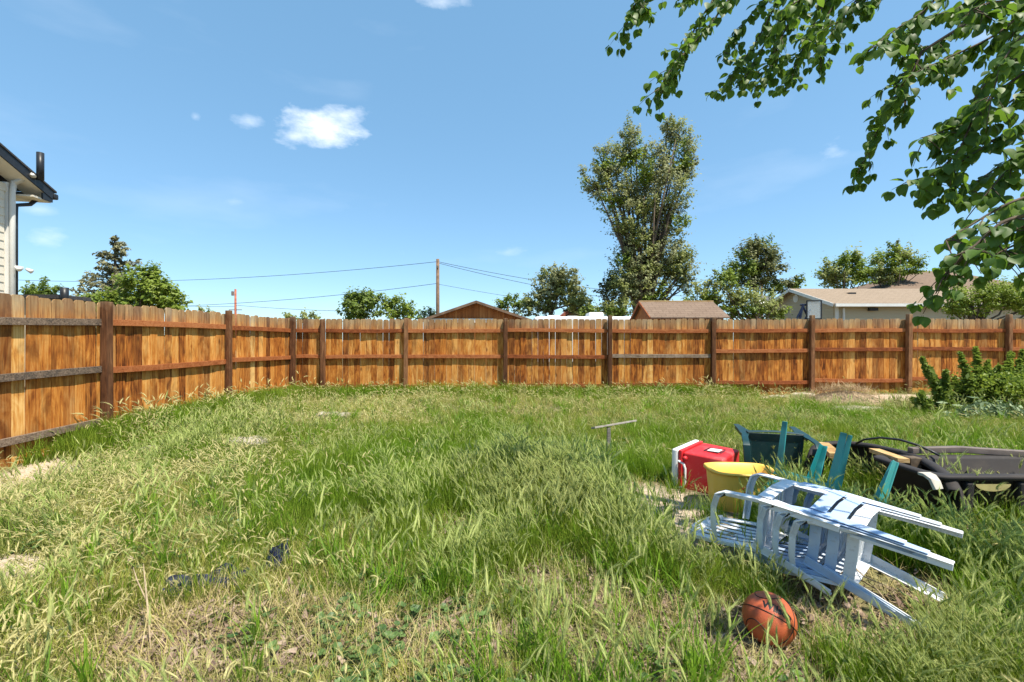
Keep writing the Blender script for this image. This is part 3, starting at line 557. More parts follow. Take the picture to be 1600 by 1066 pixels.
# ---------------- chairs ----------------
def chair(name,label,mat,pose,shift=(0,0,0),solid=False,group=None,dz=0,slat_n=6,sc=1.0,ys=1.0):
    root=thing(name,(0,0,0),label,'chair',group)
    r=Vector(pose[:3]); Rm=Matrix.Rotation(r.length,4,r.normalized()); T=Matrix.Translation(Vector(pose[3:])+Vector((0,0,dz)))
    root.matrix_world=T@Rm@Matrix.Diagonal((sc,sc,sc,1))@Matrix.Translation((0,-.22*(1-ys),0))@Matrix.Diagonal((1,ys,1,1))@Matrix.Translation(shift)
    bv=.005
    for s in (-1,1):
        # front leg: L section, broad front face and side face
        fp=[(s*.255,-.225,0),(s*.245,-.222,.2),(s*.235,-.215,.40)]
        m=MB(); m.sweep(fp,(1,0,0),[.05,.075,.115],.008); m.sweep([(x+s*.02*(i+1)*.5,y+.025,z) for i,(x,y,z) in enumerate(fp)],(0,1,0),[.04,.05,.06],.008)
        m.build('leg',mat,root,bevel=bv)
        # rear leg
        rp_=[(s*.225,.285,0),(s*.21,.235,.22),(s*.2,.195,.42)]
        m=MB(); m.sweep(rp_,(1,0,0),[.045,.055,.07],.008); m.sweep([(x+s*.025,y-.028,z) for x,y,z in rp_],(0,1,0),[.04,.055,.075],.008); m.build('leg',mat,root,bevel=bv)
        # arm: rises from front leg, runs back, meets the upright
        ar=[(s*.245,-.215,.38),(s*.27,-.20,.50),(s*.285,-.185,.60),(s*.288,-.15,.645),(s*.285,-.05,.66),(s*.27,.1,.655),(s*.235,.24,.645)]
        m=MB(); m.sweep(ar,(1,0,0),[.07,.05,.052,.06,.06,.055,.04],.012)
        m.sweep([(x+s*.022,y+.008,z-.014) for x,y,z in ar],(0,1,0) if 0 else (0,.7,.7),.03,.008); m.build('armrest',mat,root,bevel=bv)
        # back upright
        ur=[(s*.2,.195,.40),(s*.21,.235,.55),(s*.215,.275,.68),(s*.20,.305,.78)]
        m=MB(); m.sweep(ur,(1,0,0),[.06,.05,.05,.055],.012); m.sweep([(x+s*.022,y+.012,z) for x,y,z in ur],(0,1,0),.03,.008); m.build('upright',mat,root,bevel=bv)
    # seat: slab with slots + apron
    ns=7; 
    m=MB(); m.sweep([(0,-.225,.425),(0,-.15,.41)],(1,0,0),.46,.008); m.sweep([(0,.13,.40),(0,.2,.405)],(1,0,0),.40,.008)
    for i in range(ns):
        x=-.185+i*.37/(ns-1); m.sweep([(x*1.08,-.15,.409),(x,0,.4),(x*.97,.13,.40)],(1,0,0),.038 if not solid else .07,.008)
    for s in (-1,1): m.sweep([(s*.225,-.22,.412),(s*.205,.0,.408),(s*.195,.2,.408)],(1,0,0),.03,.01); m.sweep([(s*.236,-.22,.39),(s*.217,.0,.385),(s*.205,.2,.385)],(0,0,1),.055,.007)
    m.sweep([(-.235,-.228,.385),(0,-.24,.39),(.235,-.228,.385)],(0,0,1),.075,.008); m.sweep([(-.2,.205,.38),(.2,.205,.38)],(0,0,1),.06,.007)
    m.build('seat',mat,root,bevel=.003)
    tp=[(-.205,.30,.77),(-.17,.318,.815),(-.08,.332,.835),(0,.336,.84),(.08,.332,.835),(.17,.318,.815),(.205,.30,.77)]
    m=MB(); m.sweep(tp,(0,-.3,1),[.06,.075,.085,.09,.085,.075,.06],.01); m.sweep([(x*1.02,y+.012,z+.035) for x,y,z in tp],(0,1,0),.028,.008); m.build('top_rail',mat,root,bevel=bv)
    if solid:
        m=MB(); m.sweep([(0,.205,.41),(0,.25,.52),(0,.285,.64),(0,.315,.79)],(1,0,0),[.38,.40,.41,.38],.009); m.build('back_panel',mat,root,bevel=bv)
    else:
        for i in range(slat_n):
            x=-.155+i*.31/(slat_n-1)
            MB().sweep([(x*.9,.205,.41),(x,.255,.53),(x*1.02,.29,.66),(x,.32,.80)],(1,0,0),.034,.007).build('slat',mat,root,bevel=.002)
    return root
WH=plastic('white_resin',(.68,.70,.74),amt=.6,rough=.42); BL=plastic('white_resin_blue_shade',(.36,.48,.68),amt=.5,fade=(.58,.64,.72))  # second one is white resin with bluish sky shade painted into its colour
TEAL=plastic('teal_resin',(.01,.17,.18),amt=.15,fade=(.04,.30,.30)); DG=plastic('dark_green_resin',(.004,.033,.037),dirt=(.12,.14,.12),amt=.2)
PW=(-1.3792,-0.5222,0.5909,2.0372,2.0852,0.1639)
lab=['lowest white resin chair of the tipped stack, legs reaching furthest right','second white resin chair up in the tipped stack','third white resin chair up in the tipped stack']
for i in range(3):
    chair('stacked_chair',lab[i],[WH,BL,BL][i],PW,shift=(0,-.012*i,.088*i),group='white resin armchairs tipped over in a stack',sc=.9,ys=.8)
chair('stacked_chair','topmost white resin chair slid towards the yellow bucket',WH,PW,shift=(-.04,-.0,.44),group='white resin armchairs tipped over in a stack',sc=.9,ys=.8)
PT=(2.221,-1.6124,-0.3776,2.4179,3.3368,0.5923)
chair('upturned_chair','upturned teal resin chair with its legs in the air',TEAL,PT,dz=-.03,slat_n=7)
# dark green chair lying behind bucket: back rim up
rg=Matrix.Translation((2.10,3.95,.30))@Euler((math.radians(98),math.radians(2),math.radians(-158)),'XYZ').to_matrix().to_4x4()
dgc=chair('fallen_chair','dark green solid backed resin chair lying behind the yellow bucket',DG,(0.01,0,0,0,0,0),solid=True); 
dgc.matrix_world=Matrix.Translation((2.56,4.58,.225))@Matrix.Rotation(math.radians(-10),4,'Z')@Matrix(((-1,0,0,0),(0,0,-1,0),(0,-1,0,0),(0,0,0,1)))@Matrix.Rotation(math.radians(6),4,'Y')
# ---------------- cooler ----------------
RED=plastic('red_plastic',(.55,.02,.025),dirt=(.5,.3,.28),amt=.35,rough=.45); WP=plastic('white_plastic',(.72,.73,.72),amt=.2)
u=Vector((.63,.77,0)).normalized(); w=Vector((.77,-.63,0)).normalized()
cooler=thing('cooler',(1.525,4.03,ghs(1.6,3.9)-.02),'red ice chest lying on its side with white lid facing left','cooler')
cooler.rotation_euler=(0,math.radians(2),math.atan2(u.y,u.x))     # local x = long side, -y = towards base of the chest
def frustum(x0,x1,z0,z1,y0,y1,tap): return MB().hexa([(x0+tap,y1,z0+tap),(x1-tap,y1,z0+tap),(x1,y0,z0),(x0,y0,z0)],[(x0+tap,y1,z1-tap),(x1-tap,y1,z1-tap),(x1,y0,z1),(x0,y0,z1)])
frustum(0,.60,.0,.35,0,-.34,.018).build('body',RED,cooler,bevel=.02)
MB().box((-.012,.002,-.01),(.612,.035,.362)).build('rim',RED,cooler,bevel=.008)
MB().box((-.02,.037,-.015),(.62,.095,.367)).build('lid',WP,cooler,bevel=.018)
MB().sweep([(-.03,.03,.27),(-.035,-.02,.25),(-.035,-.035,.21),(-.035,-.035,.09),(-.035,-.02,.05),(-.03,.03,.03)],(1,0,0),.03,.014).build('handle',WP,cooler,bevel=.004)
MB().tube([(-.015,-.03,.3),(-.05,-.03,.3)],.02,10).build('hinge_pin',RED,cooler,smooth=True)
MB().box((.20,-.25,.351),(.34,-.15,.3535)).build('label_plate',WP,cooler)
MB().sweep([(.18,-.27,.353),(.36,-.27,.353),(.36,-.13,.353),(.18,-.13,.353),(.18,-.27,.353)],(0,0,1),.004,.008).build('label_border',M['dark_metal'],cooler)
# ---------------- bucket ----------------
YEL=plastic('yellow_plastic',(.84,.52,.09),dirt=(.62,.5,.28),amt=.3,rough=.4)
bx,by=1.82,3.60
bu=thing('bucket',(bx,by,ghs(bx,by)+.01),'yellow mop bucket with wire handle and red oval badge','bucket',rz=math.radians(-6))
def ring(hw,hd,z,n=48,spout=0):
    out=[]
    for i in range(n):
        a=2*math.pi*i/n; c,s=math.cos(a),math.sin(a); p=.45 if c>0 else .75
        x=math.copysign(abs(c)**p,c)*hw; y=math.copysign(abs(s)**(.55 if c>0 else .8),s)*hd
        zz=z+spout*math.exp(-((a-math.pi)/.5)**2)
        out.append((x,y,zz))
    return out
def lathe(rings,closed_bottom=True):
    n=len(rings[0]); mb=MB(); vs=[p for r_ in rings for p in r_]; fs=[]
    for j in range(len(rings)-1):
        for i in range(n): fs.append((j*n+i,j*n+(i+1)%n,(j+1)*n+(i+1)%n,(j+1)*n+i))
    if closed_bottom: fs.append(tuple(range(n))[::-1])
    return mb.add(vs,fs)
R=[ring(.215,.138,0),ring(.222,.143,.02),ring(.235,.155,.17),ring(.245,.162,.285,spout=.0),ring(.247,.164,.30),ring(.263,.18,.302,spout=.012),ring(.266,.183,.296,spout=.012),ring(.266,.183,.31,spout=.02),ring(.258,.175,.318,spout=.022),ring(.240,.157,.312,spout=.02),ring(.228,.149,.17),ring(.205,.132,.012)]
mb=lathe(R); n=48; mb.f.append(tuple(11*n+i for i in range(n))); mb.build('body',YEL,bu,smooth=True)
MB().tube([(.03,-.178,.30),(.03,-.205,.30)],.014,12).build('handle_pivot',YEL,bu,smooth=True)
MB().tube([(.03,-.20,.30),(.12,-.25,.235),(.22,-.27,.17),(.30,-.24,.13),(.33,-.1,.12),(.32,.1,.15),(.2,.2,.25),(.03,.2,.30)],.0045,8).build('wire_handle',M['dark_metal'],bu,smooth=True)
bd=MB(); rr=[(.0+.042*math.cos(a),.205+.016*math.sin(a)) for a in np.linspace(0,6.283,25)[:-1]]
def bucket_y(x,z): 
    hd=.14+(z/.285)*.022; hw=.212+(z/.285)*.033; c=min(1,abs(x/hw))**(1/.45); return -hd*max(0,1-c*c)**.275-.002
bd.add([(x,bucket_y(x,z)-.002,z) for x,z in rr]+[(.0,bucket_y(.0,.205)-.006,.205)],[(i,(i+1)%24,24) for i in range(24)]); bd.build('badge',plain('badge_red',(.65,.03,.02),.4,.02,bump=0),bu)
MB().box((-.03,bucket_y(.0,.165)-.004,.162),(.03,bucket_y(.06,.165)+.01,.176)).build('badge_strip',plain('badge_red2',(.6,.06,.03),.4,.02,bump=0),bu)
# ---------------- basketball ----------------
def ball():
    t=NT('ball_rubber',.45,.4); v=t.voro(260); n=t.noise(7,3); c=t.ramp(n,[(.3,(.36,.065,.026)),(.7,(.50,.12,.045))])
    t.color(c).bump(v,.35,.002)
    r=.106; x,y=1.125,1.97; root=thing('basketball',(x,y,.095),'orange basketball with black seams half sunk in the grass','ball')
    import bmesh
    bm=bmesh.new(); bmesh.ops.create_uvsphere(bm,u_segments=64,v_segments=40,radius=r); me=bpy.data.meshes.new('shell'); bm.to_mesh(me); bm.free(); me.materials.append(t.m)
    me.polygons.foreach_set('use_smooth',[True]*len(me.polygons)); link('shell',me,root)
    seam=plain('seam_black',(.012,.012,.012),.5,.1,bump=0)
    # orientation of seams: pole axis towards upper left-back, one meridian sweeping down to the right
    ctr=Vector((-.02,-.66,.75)).normalized(); right=Vector((.72,-.22,-.45)); right=(right-ctr*right.dot(ctr)).normalized()
    n0=Vector((1,.40,1)).normalized(); e0=Vector((0,1,0)).cross(n0).normalized()
    Rm=Matrix((ctr,right,ctr.cross(right))).transposed()@Matrix((n0,e0,n0.cross(e0)))
    def sm(f,n=80):
        P=[Rm@(f(2*math.pi*i/n)*(r+.0006)) for i in range(n+1)]; MB().tube(P,.0019,6,cap=False).build('seam',seam,root,smooth=True)
    sm(lambda a:Vector((math.cos(a),math.sin(a),0))); sm(lambda a:Vector((math.cos(a),0,math.sin(a))))
    for s in (-1,1):
        def q(a,s=s):
            b=s*(.88+.42*math.cos(2*a)); return Vector((math.cos(a)*math.cos(b),math.sin(b),math.sin(a)*math.cos(b))).normalized()
        sm(q)
    # lettering wrapped on the ball
    cu=bpy.data.curves.new('lettering','FONT'); cu.body='Wilson'; cu.size=.040; cu.align_x='CENTER'; cu.offset=.0016; to=bpy.data.objects.new('tmp',cu); COL.objects.link(to)
    dg=bpy.context.evaluated_depsgraph_get(); me=bpy.data.meshes.new_from_object(to.evaluated_get(dg)); bpy.data.objects.remove(to)
    bm=bmesh.new(); bm.from_mesh(me); bmesh.ops.triangulate(bm,faces=bm.faces[:]); bmesh.ops.subdivide_edges(bm,edges=bm.edges[:],cuts=1); 
    upv=ctr.cross(right)
    for vv in bm.verts:
        a,b=vv.co.x/r,(vv.co.y-.013)/r; d=(ctr*math.cos(math.hypot(a,b))+(right*a+upv*b)*(math.sin(math.hypot(a,b))/max(1e-6,math.hypot(a,b)))); vv.co=d.normalized()*(r+.0012)
    bm.to_mesh(me); bm.free(); me.materials.clear(); me.materials.append(seam); link('lettering',me,root)
ball()
# ---------------- black plastic liner and tub ----------------
BK=plastic('black_poly',(.020,.016,.016),dirt=(.10,.08,.065),amt=.3,rough=.75)
def liner():
    pts=[(2.72,4.05),(2.86,4.22),(3.1,4.2),(3.22,4.0),(3.22,3.72),(3.13,3.4),(3.0,3.12),(2.92,2.98)]; hs=[.30,.36,.385,.385,.385,.38,.36,.31]
    root=thing('plastic_liner',(3.0,3.7,0),'curved black plastic panel with rolled rim standing behind the chairs','liner')
    P=[]; 
    for i in range(len(pts)-1):
        for t in (0,.25,.5,.75): P.append((pts[i][0]+(pts[i+1][0]-pts[i][0])*t,pts[i][1]+(pts[i+1][1]-pts[i][1])*t,hs[i]+(hs[i+1]-hs[i])*t))
    P.append((*pts[-1],hs[-1]))
    for _ in range(3): P=[P[0]]+[tuple((P[i-1][k]+2*P[i][k]+P[i+1][k])/4 for k in range(3)) for i in range(1,len(P)-1)]+[P[-1]]
    o=Vector(root.location); mb=MB(); n=len(P); prof=[(0,0),(.05,.25),(.07,.6),(.05,.97),(.035,1.0),(-.02,1.0),(-.03,.93),(-.022,.93),(-.015,.975),(.03,.975),(.05,.6),(.03,.25),(-.02,0)]
    for i,p in enumerate(P):
        a=Vector(P[max(i-1,0)][:2]); b=Vector(P[min(i+1,n-1)][:2]); d=(b-a).normalized(); nn=Vector((-d.y,d.x))*-1
        rib=.02*max(0,math.sin(i*1.25))
        g=ghs(p[0],p[1])-.03
        for (q,hf) in prof: mb.v.append((p[0]-o.x-nn.x*(q+rib*(hf<.9)),p[1]-o.y-nn.y*(q+rib*(hf<.9)),g+(p[2]+.03)*hf))
    m=len(prof)
    for i in range(n-1):
        for k in range(m): mb.f.append((i*m+k,i*m+(k+1)%m,(i+1)*m+(k+1)%m,(i+1)*m+k))
    mb.f+= [tuple(range(m))[::-1],tuple((n-1)*m+k for k in range(m))]
    mb.build('panel',BK,root,smooth=True)
    def wd(name,a,b,w,t,mat,label,cat='wood'):
        o=MB().sweep([a,b],(0,0,1),w,t).build(name,mat,bevel=.003); tag(o,label,cat)
    wd('wood_block',W(1286,694,4.1),W(1306,712,3.62),.045,.09,M['raw_wood'],'short tan lumber block resting on the left end of the black panel')
    wd('wood_block',W(1366,703,3.8),W(1412,719,3.4),.035,.08,M['raw_wood'],'yellow brown lumber strip lying on the black panel rim')
    pth=[W(1444,739,3.06),W(1452,742,2.98),W(1460,750,2.92),W(1466,764,2.9)]
    tag(MB().sweep(pth,(1,.3,0),.07,.02).build('plastic_trim',M['concrete'],bevel=.003),'pale curved trim piece hanging at the end of the black panel','trim')
liner()
def tub():
    root=thing('plastic_tub',(3.5,3.3,0),'open black ribbed plastic tub at the right edge','tub')
    x0,x1,y0,y1,hh=-.62,1.0,-.24,.28,.40
    def rr(ix,h,rad=.1,n=6):
        out=[]; a0,a1,b0,b1=x0+ix,x1-ix,y0+ix,y1-ix
        for cx_,cy_,s in ((a1-rad,b1-rad,0),(a0+rad,b1-rad,1),(a0+rad,b0+rad,2),(a1-rad,b0+rad,3)):
            for k in range(n+1):
                a=math.pi/2*(s+k/n); out.append((cx_+rad*math.cos(a),cy_+rad*math.sin(a),h))
        return out
    g=-.06
    mb=lathe([rr(.06,g),rr(.02,hh*.9),rr(-.025,hh*.92),rr(-.035,hh*.98),rr(-.02,hh),rr(.03,hh),rr(.05,hh*.95),rr(.09,.02)]); n=28
    mb.f.append(tuple(7*n+i for i in range(n))); mb.build('shell',BK,root,smooth=True)
    for i in range(4):
        x=x0+.22+i*.36; MB().sweep([(x,y0+.03,g+.02),(x,y0-.0,hh*.88)],(1,0,0),.055,.05).build('rib',BK,root,bevel=.012)
    # pale oval opening piece under rim
    mm=MB(); mm.add([(-.25+.12*math.cos(a),y0-.022,hh*.86+.05*math.sin(a)) for a in np.linspace(math.pi,2*math.pi,13)],[tuple(range(13))]); 
    mm.build('cutout',plain('straw_yellow',(.45,.38,.16),.6),root)
    # rusty frame rail behind
    MB().sweep([(-.30,y1+.04,hh+.03),(.1,y1+.06,hh+.035),(.75,y1-.05,hh+.01)],(0,0,1),.05,.05).build('rear_rail',plain('grey_brown_plastic',(.17,.135,.12),.6),root,bevel=.008)
    o=MB().sweep([(4.05-.2,2.98,.37),(4.25,2.72,.25)],(0,0,1),.09,.03).build('wood_board',M['raw_wood'],bevel=.003); tag(o,'pale raw board leaning on the front rim of the black tub','wood')
    mb=MB().box((3.03,3.42,.1),(3.12,3.5,.42)).build('bracket',M['bark'],bevel=.006); mb.parent=root; mb.location=-Vector(root.location)
tub()
hz_=[W(1338,692,4.0),W(1350,686,3.9),W(1375,683,3.8),W(1405,686,3.7),W(1432,694,3.62),W(1455,704,3.55),W(1470,712,3.5)]
tag(MB().tube(hz_,.009,8).build('black_hose',M['dark_metal'],smooth=True),'thin black hose arching above the black plastic panel','hose')
# T stake
ts=thing('wooden_stake',(W(951,532,5.2).x,5.2,0),'weathered grey plank nailed on a stake in the lawn','stake')
MB().sweep([(-.19,-.05,.315),(.34,.15,.36)],(0,.3,1),.022,.09).build('plank',M['grey_wood'],ts,bevel=.003); MB().box((-.02,-.02,-.1),(.02,.02,.31)).build('stake',M['grey_wood'],ts,bevel=.003)
# ---------------- stones ----------------
def rock(px,py,w,h,label,lift=0.05,name='flat_stone',mat='stone'):
    x,y=G(px,py); n=14; mb=MB(); rings=[]
    for k,(s,zz) in enumerate(((.9,-.05),(1,.0+h*.3),(.93,h*.8),(.6,h),(0.2,h*1.02))):
        rings.append([(math.cos(a)*w*s*(1+.16*math.sin(3*a+px)+.1*math.sin(5*a+py)),math.sin(a)*w*.55*s*(1+.12*math.sin(2*a+px)),zz+.012*math.sin(4*a+k)) for a in np.linspace(0,6.283,n+1)[:-1]])
    mb=lathe(rings); mb.f.append(tuple(4*n+i for i in range(n))); o=mb.build(name,M[mat],smooth=False,bevel=.006); o.location=(x,y,ghs(x,y)+lift); tag(o,label,'stone')
rock(432,622,.30,.10,'pale flat stone at the foot of the side fence near corner',.05)
rock(418,634,.16,.06,'small pale stone in front of the corner slab',.04)
rock(388,705,.25,.07,'pale stone lying alone in grass left of centre',.09)
rock(517,655,.28,.06,'low pale slab in dry grass near the corner',.06)
rock(1255,618,.28,.06,'pale plank shaped stone at the foot of the back fence',.03)
rock(1215,620,.22,.06,'pale stone between shed fence bay and straw heap',.03)
rock(1340,640,.45,.05,'flat pale slab under the front of the straw heap',.02)
rock(60,745,.2,.06,'pale rubble stone at the foot of the near left fence',.04); rock(105,715,.16,.06,'pale rubble stone beside the near left fence post',.04)
rock(235,700,.12,.1,'small upright pale stone beside the left fence',.04)
# ---------------- grass ----------------
def raw_mesh(name,V,Fc,tint,mats,mi=None):
    me=bpy.data.meshes.new(name); me.from_pydata([tuple(p) for p in V],[],Fc); me.update()
    a=me.attributes.new('tint','FLOAT','POINT'); a.data.foreach_set('value',np.array(tint,np.float32))
    for m in mats: me.materials.append(m)
    if mi is not None: me.polygons.foreach_set('material_index',mi)
    return me
class TB:
    def __init__(s): s.V=[];s.F=[];s.T=[];s.I=[]
    def blade(s,base,az,lean,h,w,curl,tint,seg=4,mi=0):
        d=np.array([math.cos(az),math.sin(az),0]); sd_=np.array([-d[1],d[0],0]); p=np.array(base,float); ang=lean; o=len(s.V)
        for i in range(seg+1):
            t=i/seg; ww=w*(1-t**1.6)*.5
            if i<seg: s.V+=[p-sd_*ww,p+sd_*ww]; s.T+=[tint*.7+.3*t*tint]*2
            else: s.V.append(p.copy()); s.T.append(tint)
            if i<seg:
                p=p+(d*math.sin(ang)+np.array([0,0,1])*math.cos(ang))*h/seg; ang+=curl/seg
        for i in range(seg-1): s.F.append((o+2*i,o+2*i+1,o+2*i+3,o+2*i+2)); s.I.append(mi)
        s.F.append((o+2*seg-2,o+2*seg-1,o+2*seg)); s.I.append(mi)
        return p,ang,d
    def stalk(s,base,az,lean,h,w,curl,tint,seg=4,mi=0):
        return s.blade(base,az,lean,h,w,curl,tint,seg,mi)
    def head(s,p,az,ang,L,r,droop,tint,mi=1,awn=True):
        d=np.array([math.cos(az),math.sin(az),0]); up=np.array([0,0,1.]); sd_=np.array([-d[1],d[0],0]); o=len(s.V); n=5; seg=5; rr=[.35,.9,1,.75,.35]
        for i in range(seg):
            dr=d*math.sin(ang)+up*math.cos(ang); nn=d*math.cos(ang)-up*math.sin(ang)
            for k in range(n):
                a=2*math.pi*k/n+i*.5; s.V.append(p+(sd_*math.cos(a)+nn*math.sin(a))*r*rr[i]); s.T.append(tint+.15*((i+k)%2))
            if awn:
                for k in range(4):
                    a=RNG.random()*6.28; ax=(sd_*math.cos(a)+nn*math.sin(a)); q=p+ax*r*.6; tip=p+ax*r*2.0+dr*L*.6; pr=np.cross(ax,dr)*r*.2; o2=len(s.V)
                    s._aw=getattr(s,'_aw',[]); s._aw.append((q-pr,q+pr,tip))
            p=p+dr*L/(seg-1); ang+=droop/seg
        for i in range(seg-1):
            for k in range(n): s.F.append((o+i*n+k,o+i*n+(k+1)%n,o+(i+1)*n+(k+1)%n,o+(i+1)*n+k)); s.I.append(mi)
        for tr in getattr(s,'_aw',[]):
            o2=len(s.V); s.V+=list(tr); s.T+=[min(1,tint+.3)]*3; s.F.append((o2,o2+1,o2+2)); s.I.append(mi)
        s._aw=[]
    def mesh(s,name,mats): return raw_mesh(name,s.V,s.F,s.T,mats,s.I)
GM=foliage('grass_green',(.08,.17,.010),(.25,.40,.03),.45,.65,.12,patch=((.14,.20,.02),(.34,.40,.06)),patchscale=.45)
DM=foliage('grass_dry',(.36,.28,.11),(.66,.54,.29),.3,.7,.2,patch=((.20,.22,.06),(.40,.40,.14)),patchscale=.7)
HM=foliage('seed_heads',(.28,.38,.08),(.60,.66,.24),.4,.8,.1,patch=((.26,.32,.08),(.54,.55,.22)))
HD=foliage('dry_seed_heads',(.32,.32,.10),(.64,.58,.28),.35,.8,.1)
YM=foliage('grass_yellowgreen',(.20,.22,.03),(.52,.49,.13),.4,.7,.1,patch=((.11,.17,.03),(.30,.36,.09)),patchscale=.6)
LM=foliage('litter_leaf',(.16,.105,.08),(.42,.32,.25),.1,.85,.1)
WM=foliage('weed_leaf',(.06,.12,.03),(.17,.27,.08),.3,.5,.4)
def R(a,b): return a+(b-a)*random.random()
src=bpy.data.collections.new('sources')
def variants(kind,n,fn):
    c=bpy.data.collections.new(kind+'_kinds')
    for i in range(n):
        tb=TB(); mats=fn(tb); me=tb.mesh('%s_%02d'%(kind,i),mats); o=bpy.data.objects.new(kind+'_%02d'%i,me); c.objects.link(o)
    return c
def f_lush(tb):
    for i in range(26):
        a=R(0,6.28); r=R(0,.09); tb.blade((math.cos(a)*r,math.sin(a)*r,-.01),R(0,6.28),R(.02,.4),R(.12,.34),R(.0045,.009),R(.05,.8),R(0,1))
    return [GM]
def f_short(tb):
    for i in range(30):
        a=R(0,6.28); r=R(0,.11); tb.blade((math.cos(a)*r,math.sin(a)*r,-.01),R(0,6.28),R(.1,.8),R(.05,.16),R(.003,.006),R(0,1.4),R(0,1),seg=3,mi=random.random()<.25)
    return [YM,DM]
def f_fox(tb):
    for i in range(11):
        a=R(0,6.28); r=R(0,.08); tb.blade((math.cos(a)*r,math.sin(a)*r,-.01),R(0,6.28),R(.02,.35),R(.12,.30),R(.004,.007),R(.1,.8),R(0,1))
    for i in range(7):
        a=R(0,6.28); r=R(0,.08); az=R(1.6,5.0); L=R(.045,.08)
        p,ang,d=tb.blade((math.cos(a)*r,math.sin(a)*r,-.01),az,R(.0,.22),R(.24,.42),.0028,R(.1,.5),R(.3,1),seg=4)
        tb.head(p,az,ang,L,R(.004,.0058),R(.1,.8),R(.1,.7))
    return [GM,HM]
def f_dryfox(tb):
    for i in range(12):
        a=R(0,6.28); r=R(0,.09); tb.blade((math.cos(a)*r,math.sin(a)*r,-.01),R(0,6.28),R(.05,.7),R(.08,.22),R(.003,.006),R(.2,1.6),R(0,1))
    for i in range(5):
        a=R(0,6.28); r=R(0,.08); az=R(1.5,5.0); 
        p,ang,d=tb.blade((math.cos(a)*r,math.sin(a)*r,-.01),az,R(.0,.4),R(.18,.36),.0025,R(.2,1),R(.3,1),seg=4)
        tb.head(p,az,ang,R(.04,.07),R(.004,.006),R(.2,1.2),R(.3,1))
    return [YM,HD]
def f_straw(tb):
    for i in range(22):
        a=R(0,6.28); r=R(0,.12); tb.blade((math.cos(a)*r,math.sin(a)*r,R(0,.02)),R(0,6.28),R(.6,1.5),R(.06,.2),R(.002,.0045),R(-.5,.9),R(0,1),seg=3)
    return [DM]
def f_litter(tb):
    for i in range(16):
        a=R(0,6.28); r=R(0,.13)*1.0; tb.blade((math.cos(a)*r,math.sin(a)*r,R(.0,.03)),R(0,6.28),R(.9,1.6),R(.025,.06),R(.012,.03),R(-1.2,1.2),R(0,1),seg=3)
    return [LM]
def f_weed(tb):
    for i in range(9):
        a=R(0,6.28); r=R(.02,.09); h=R(.03,.1); c=np.array([math.cos(a)*r,math.sin(a)*r,h]); s=R(.014,.028); tl=R(-.4,.4); o=len(tb.V); n=9
        tb.V.append(c-np.array([0,0,s*.35])); tt=R(0,1); tb.T.append(tt)
        for k in range(n):
            b=2*math.pi*k/n; tb.V.append(c+np.array([math.cos(b)*s,math.sin(b)*s,math.cos(b+a)*s*tl+(.2*s if k%2 else 0)])); tb.T.append(tt)
        for k in range(n): tb.F.append((o,o+1+k,o+1+(k+1)%n)); tb.I.append(0)
        tb.blade((math.cos(a)*r*.3,math.sin(a)*r*.3,0),a,.5,h*1.1,.003,.2,.4,seg=2)
    return [WM]
def f_broad(tb):
    for i in range(15):
        a=R(0,6.28); r=R(0,.06); tb.blade((math.cos(a)*r,math.sin(a)*r,-.01),R(0,6.28),R(.0,.35),R(.16,.36),R(.008,.015),R(.1,1.4),R(.2,1),seg=6)
    for i in range(3):
        a=R(0,6.28); r=R(0,.05); p,ang,d=tb.blade((math.cos(a)*r,math.sin(a)*r,-.01),R(0,6.28),R(.0,.2),R(.28,.42),.0035,R(.0,.4),R(.5,1),seg=4); tb.head(p,R(0,6.28),ang,R(.06,.09),R(.005,.007),R(.1,.5),R(.3,.9))
    return [BM,HM]
BM=foliage('broad_grass',(.10,.22,.015),(.28,.44,.04),.5,.5,.25)
KINDS={'broad':variants('broad',6,f_broad),'lush':variants('lush',6,f_lush),'short':variants('short',6,f_short),'fox':variants('fox',6,f_fox),'dryfox':variants('dryfox',6,f_dryfox),'straw':variants('straw',5,f_straw),'litter':variants('litter',6,f_litter),'weed':variants('weed',5,f_weed)}
def gn_group():
    ng=bpy.data.node_groups.new('scatter','GeometryNodeTree'); ng.interface.new_socket('Geometry',in_out='INPUT',socket_type='NodeSocketGeometry'); ng.interface.new_socket('Geometry',in_out='OUTPUT',socket_type='NodeSocketGeometry')
    return ng
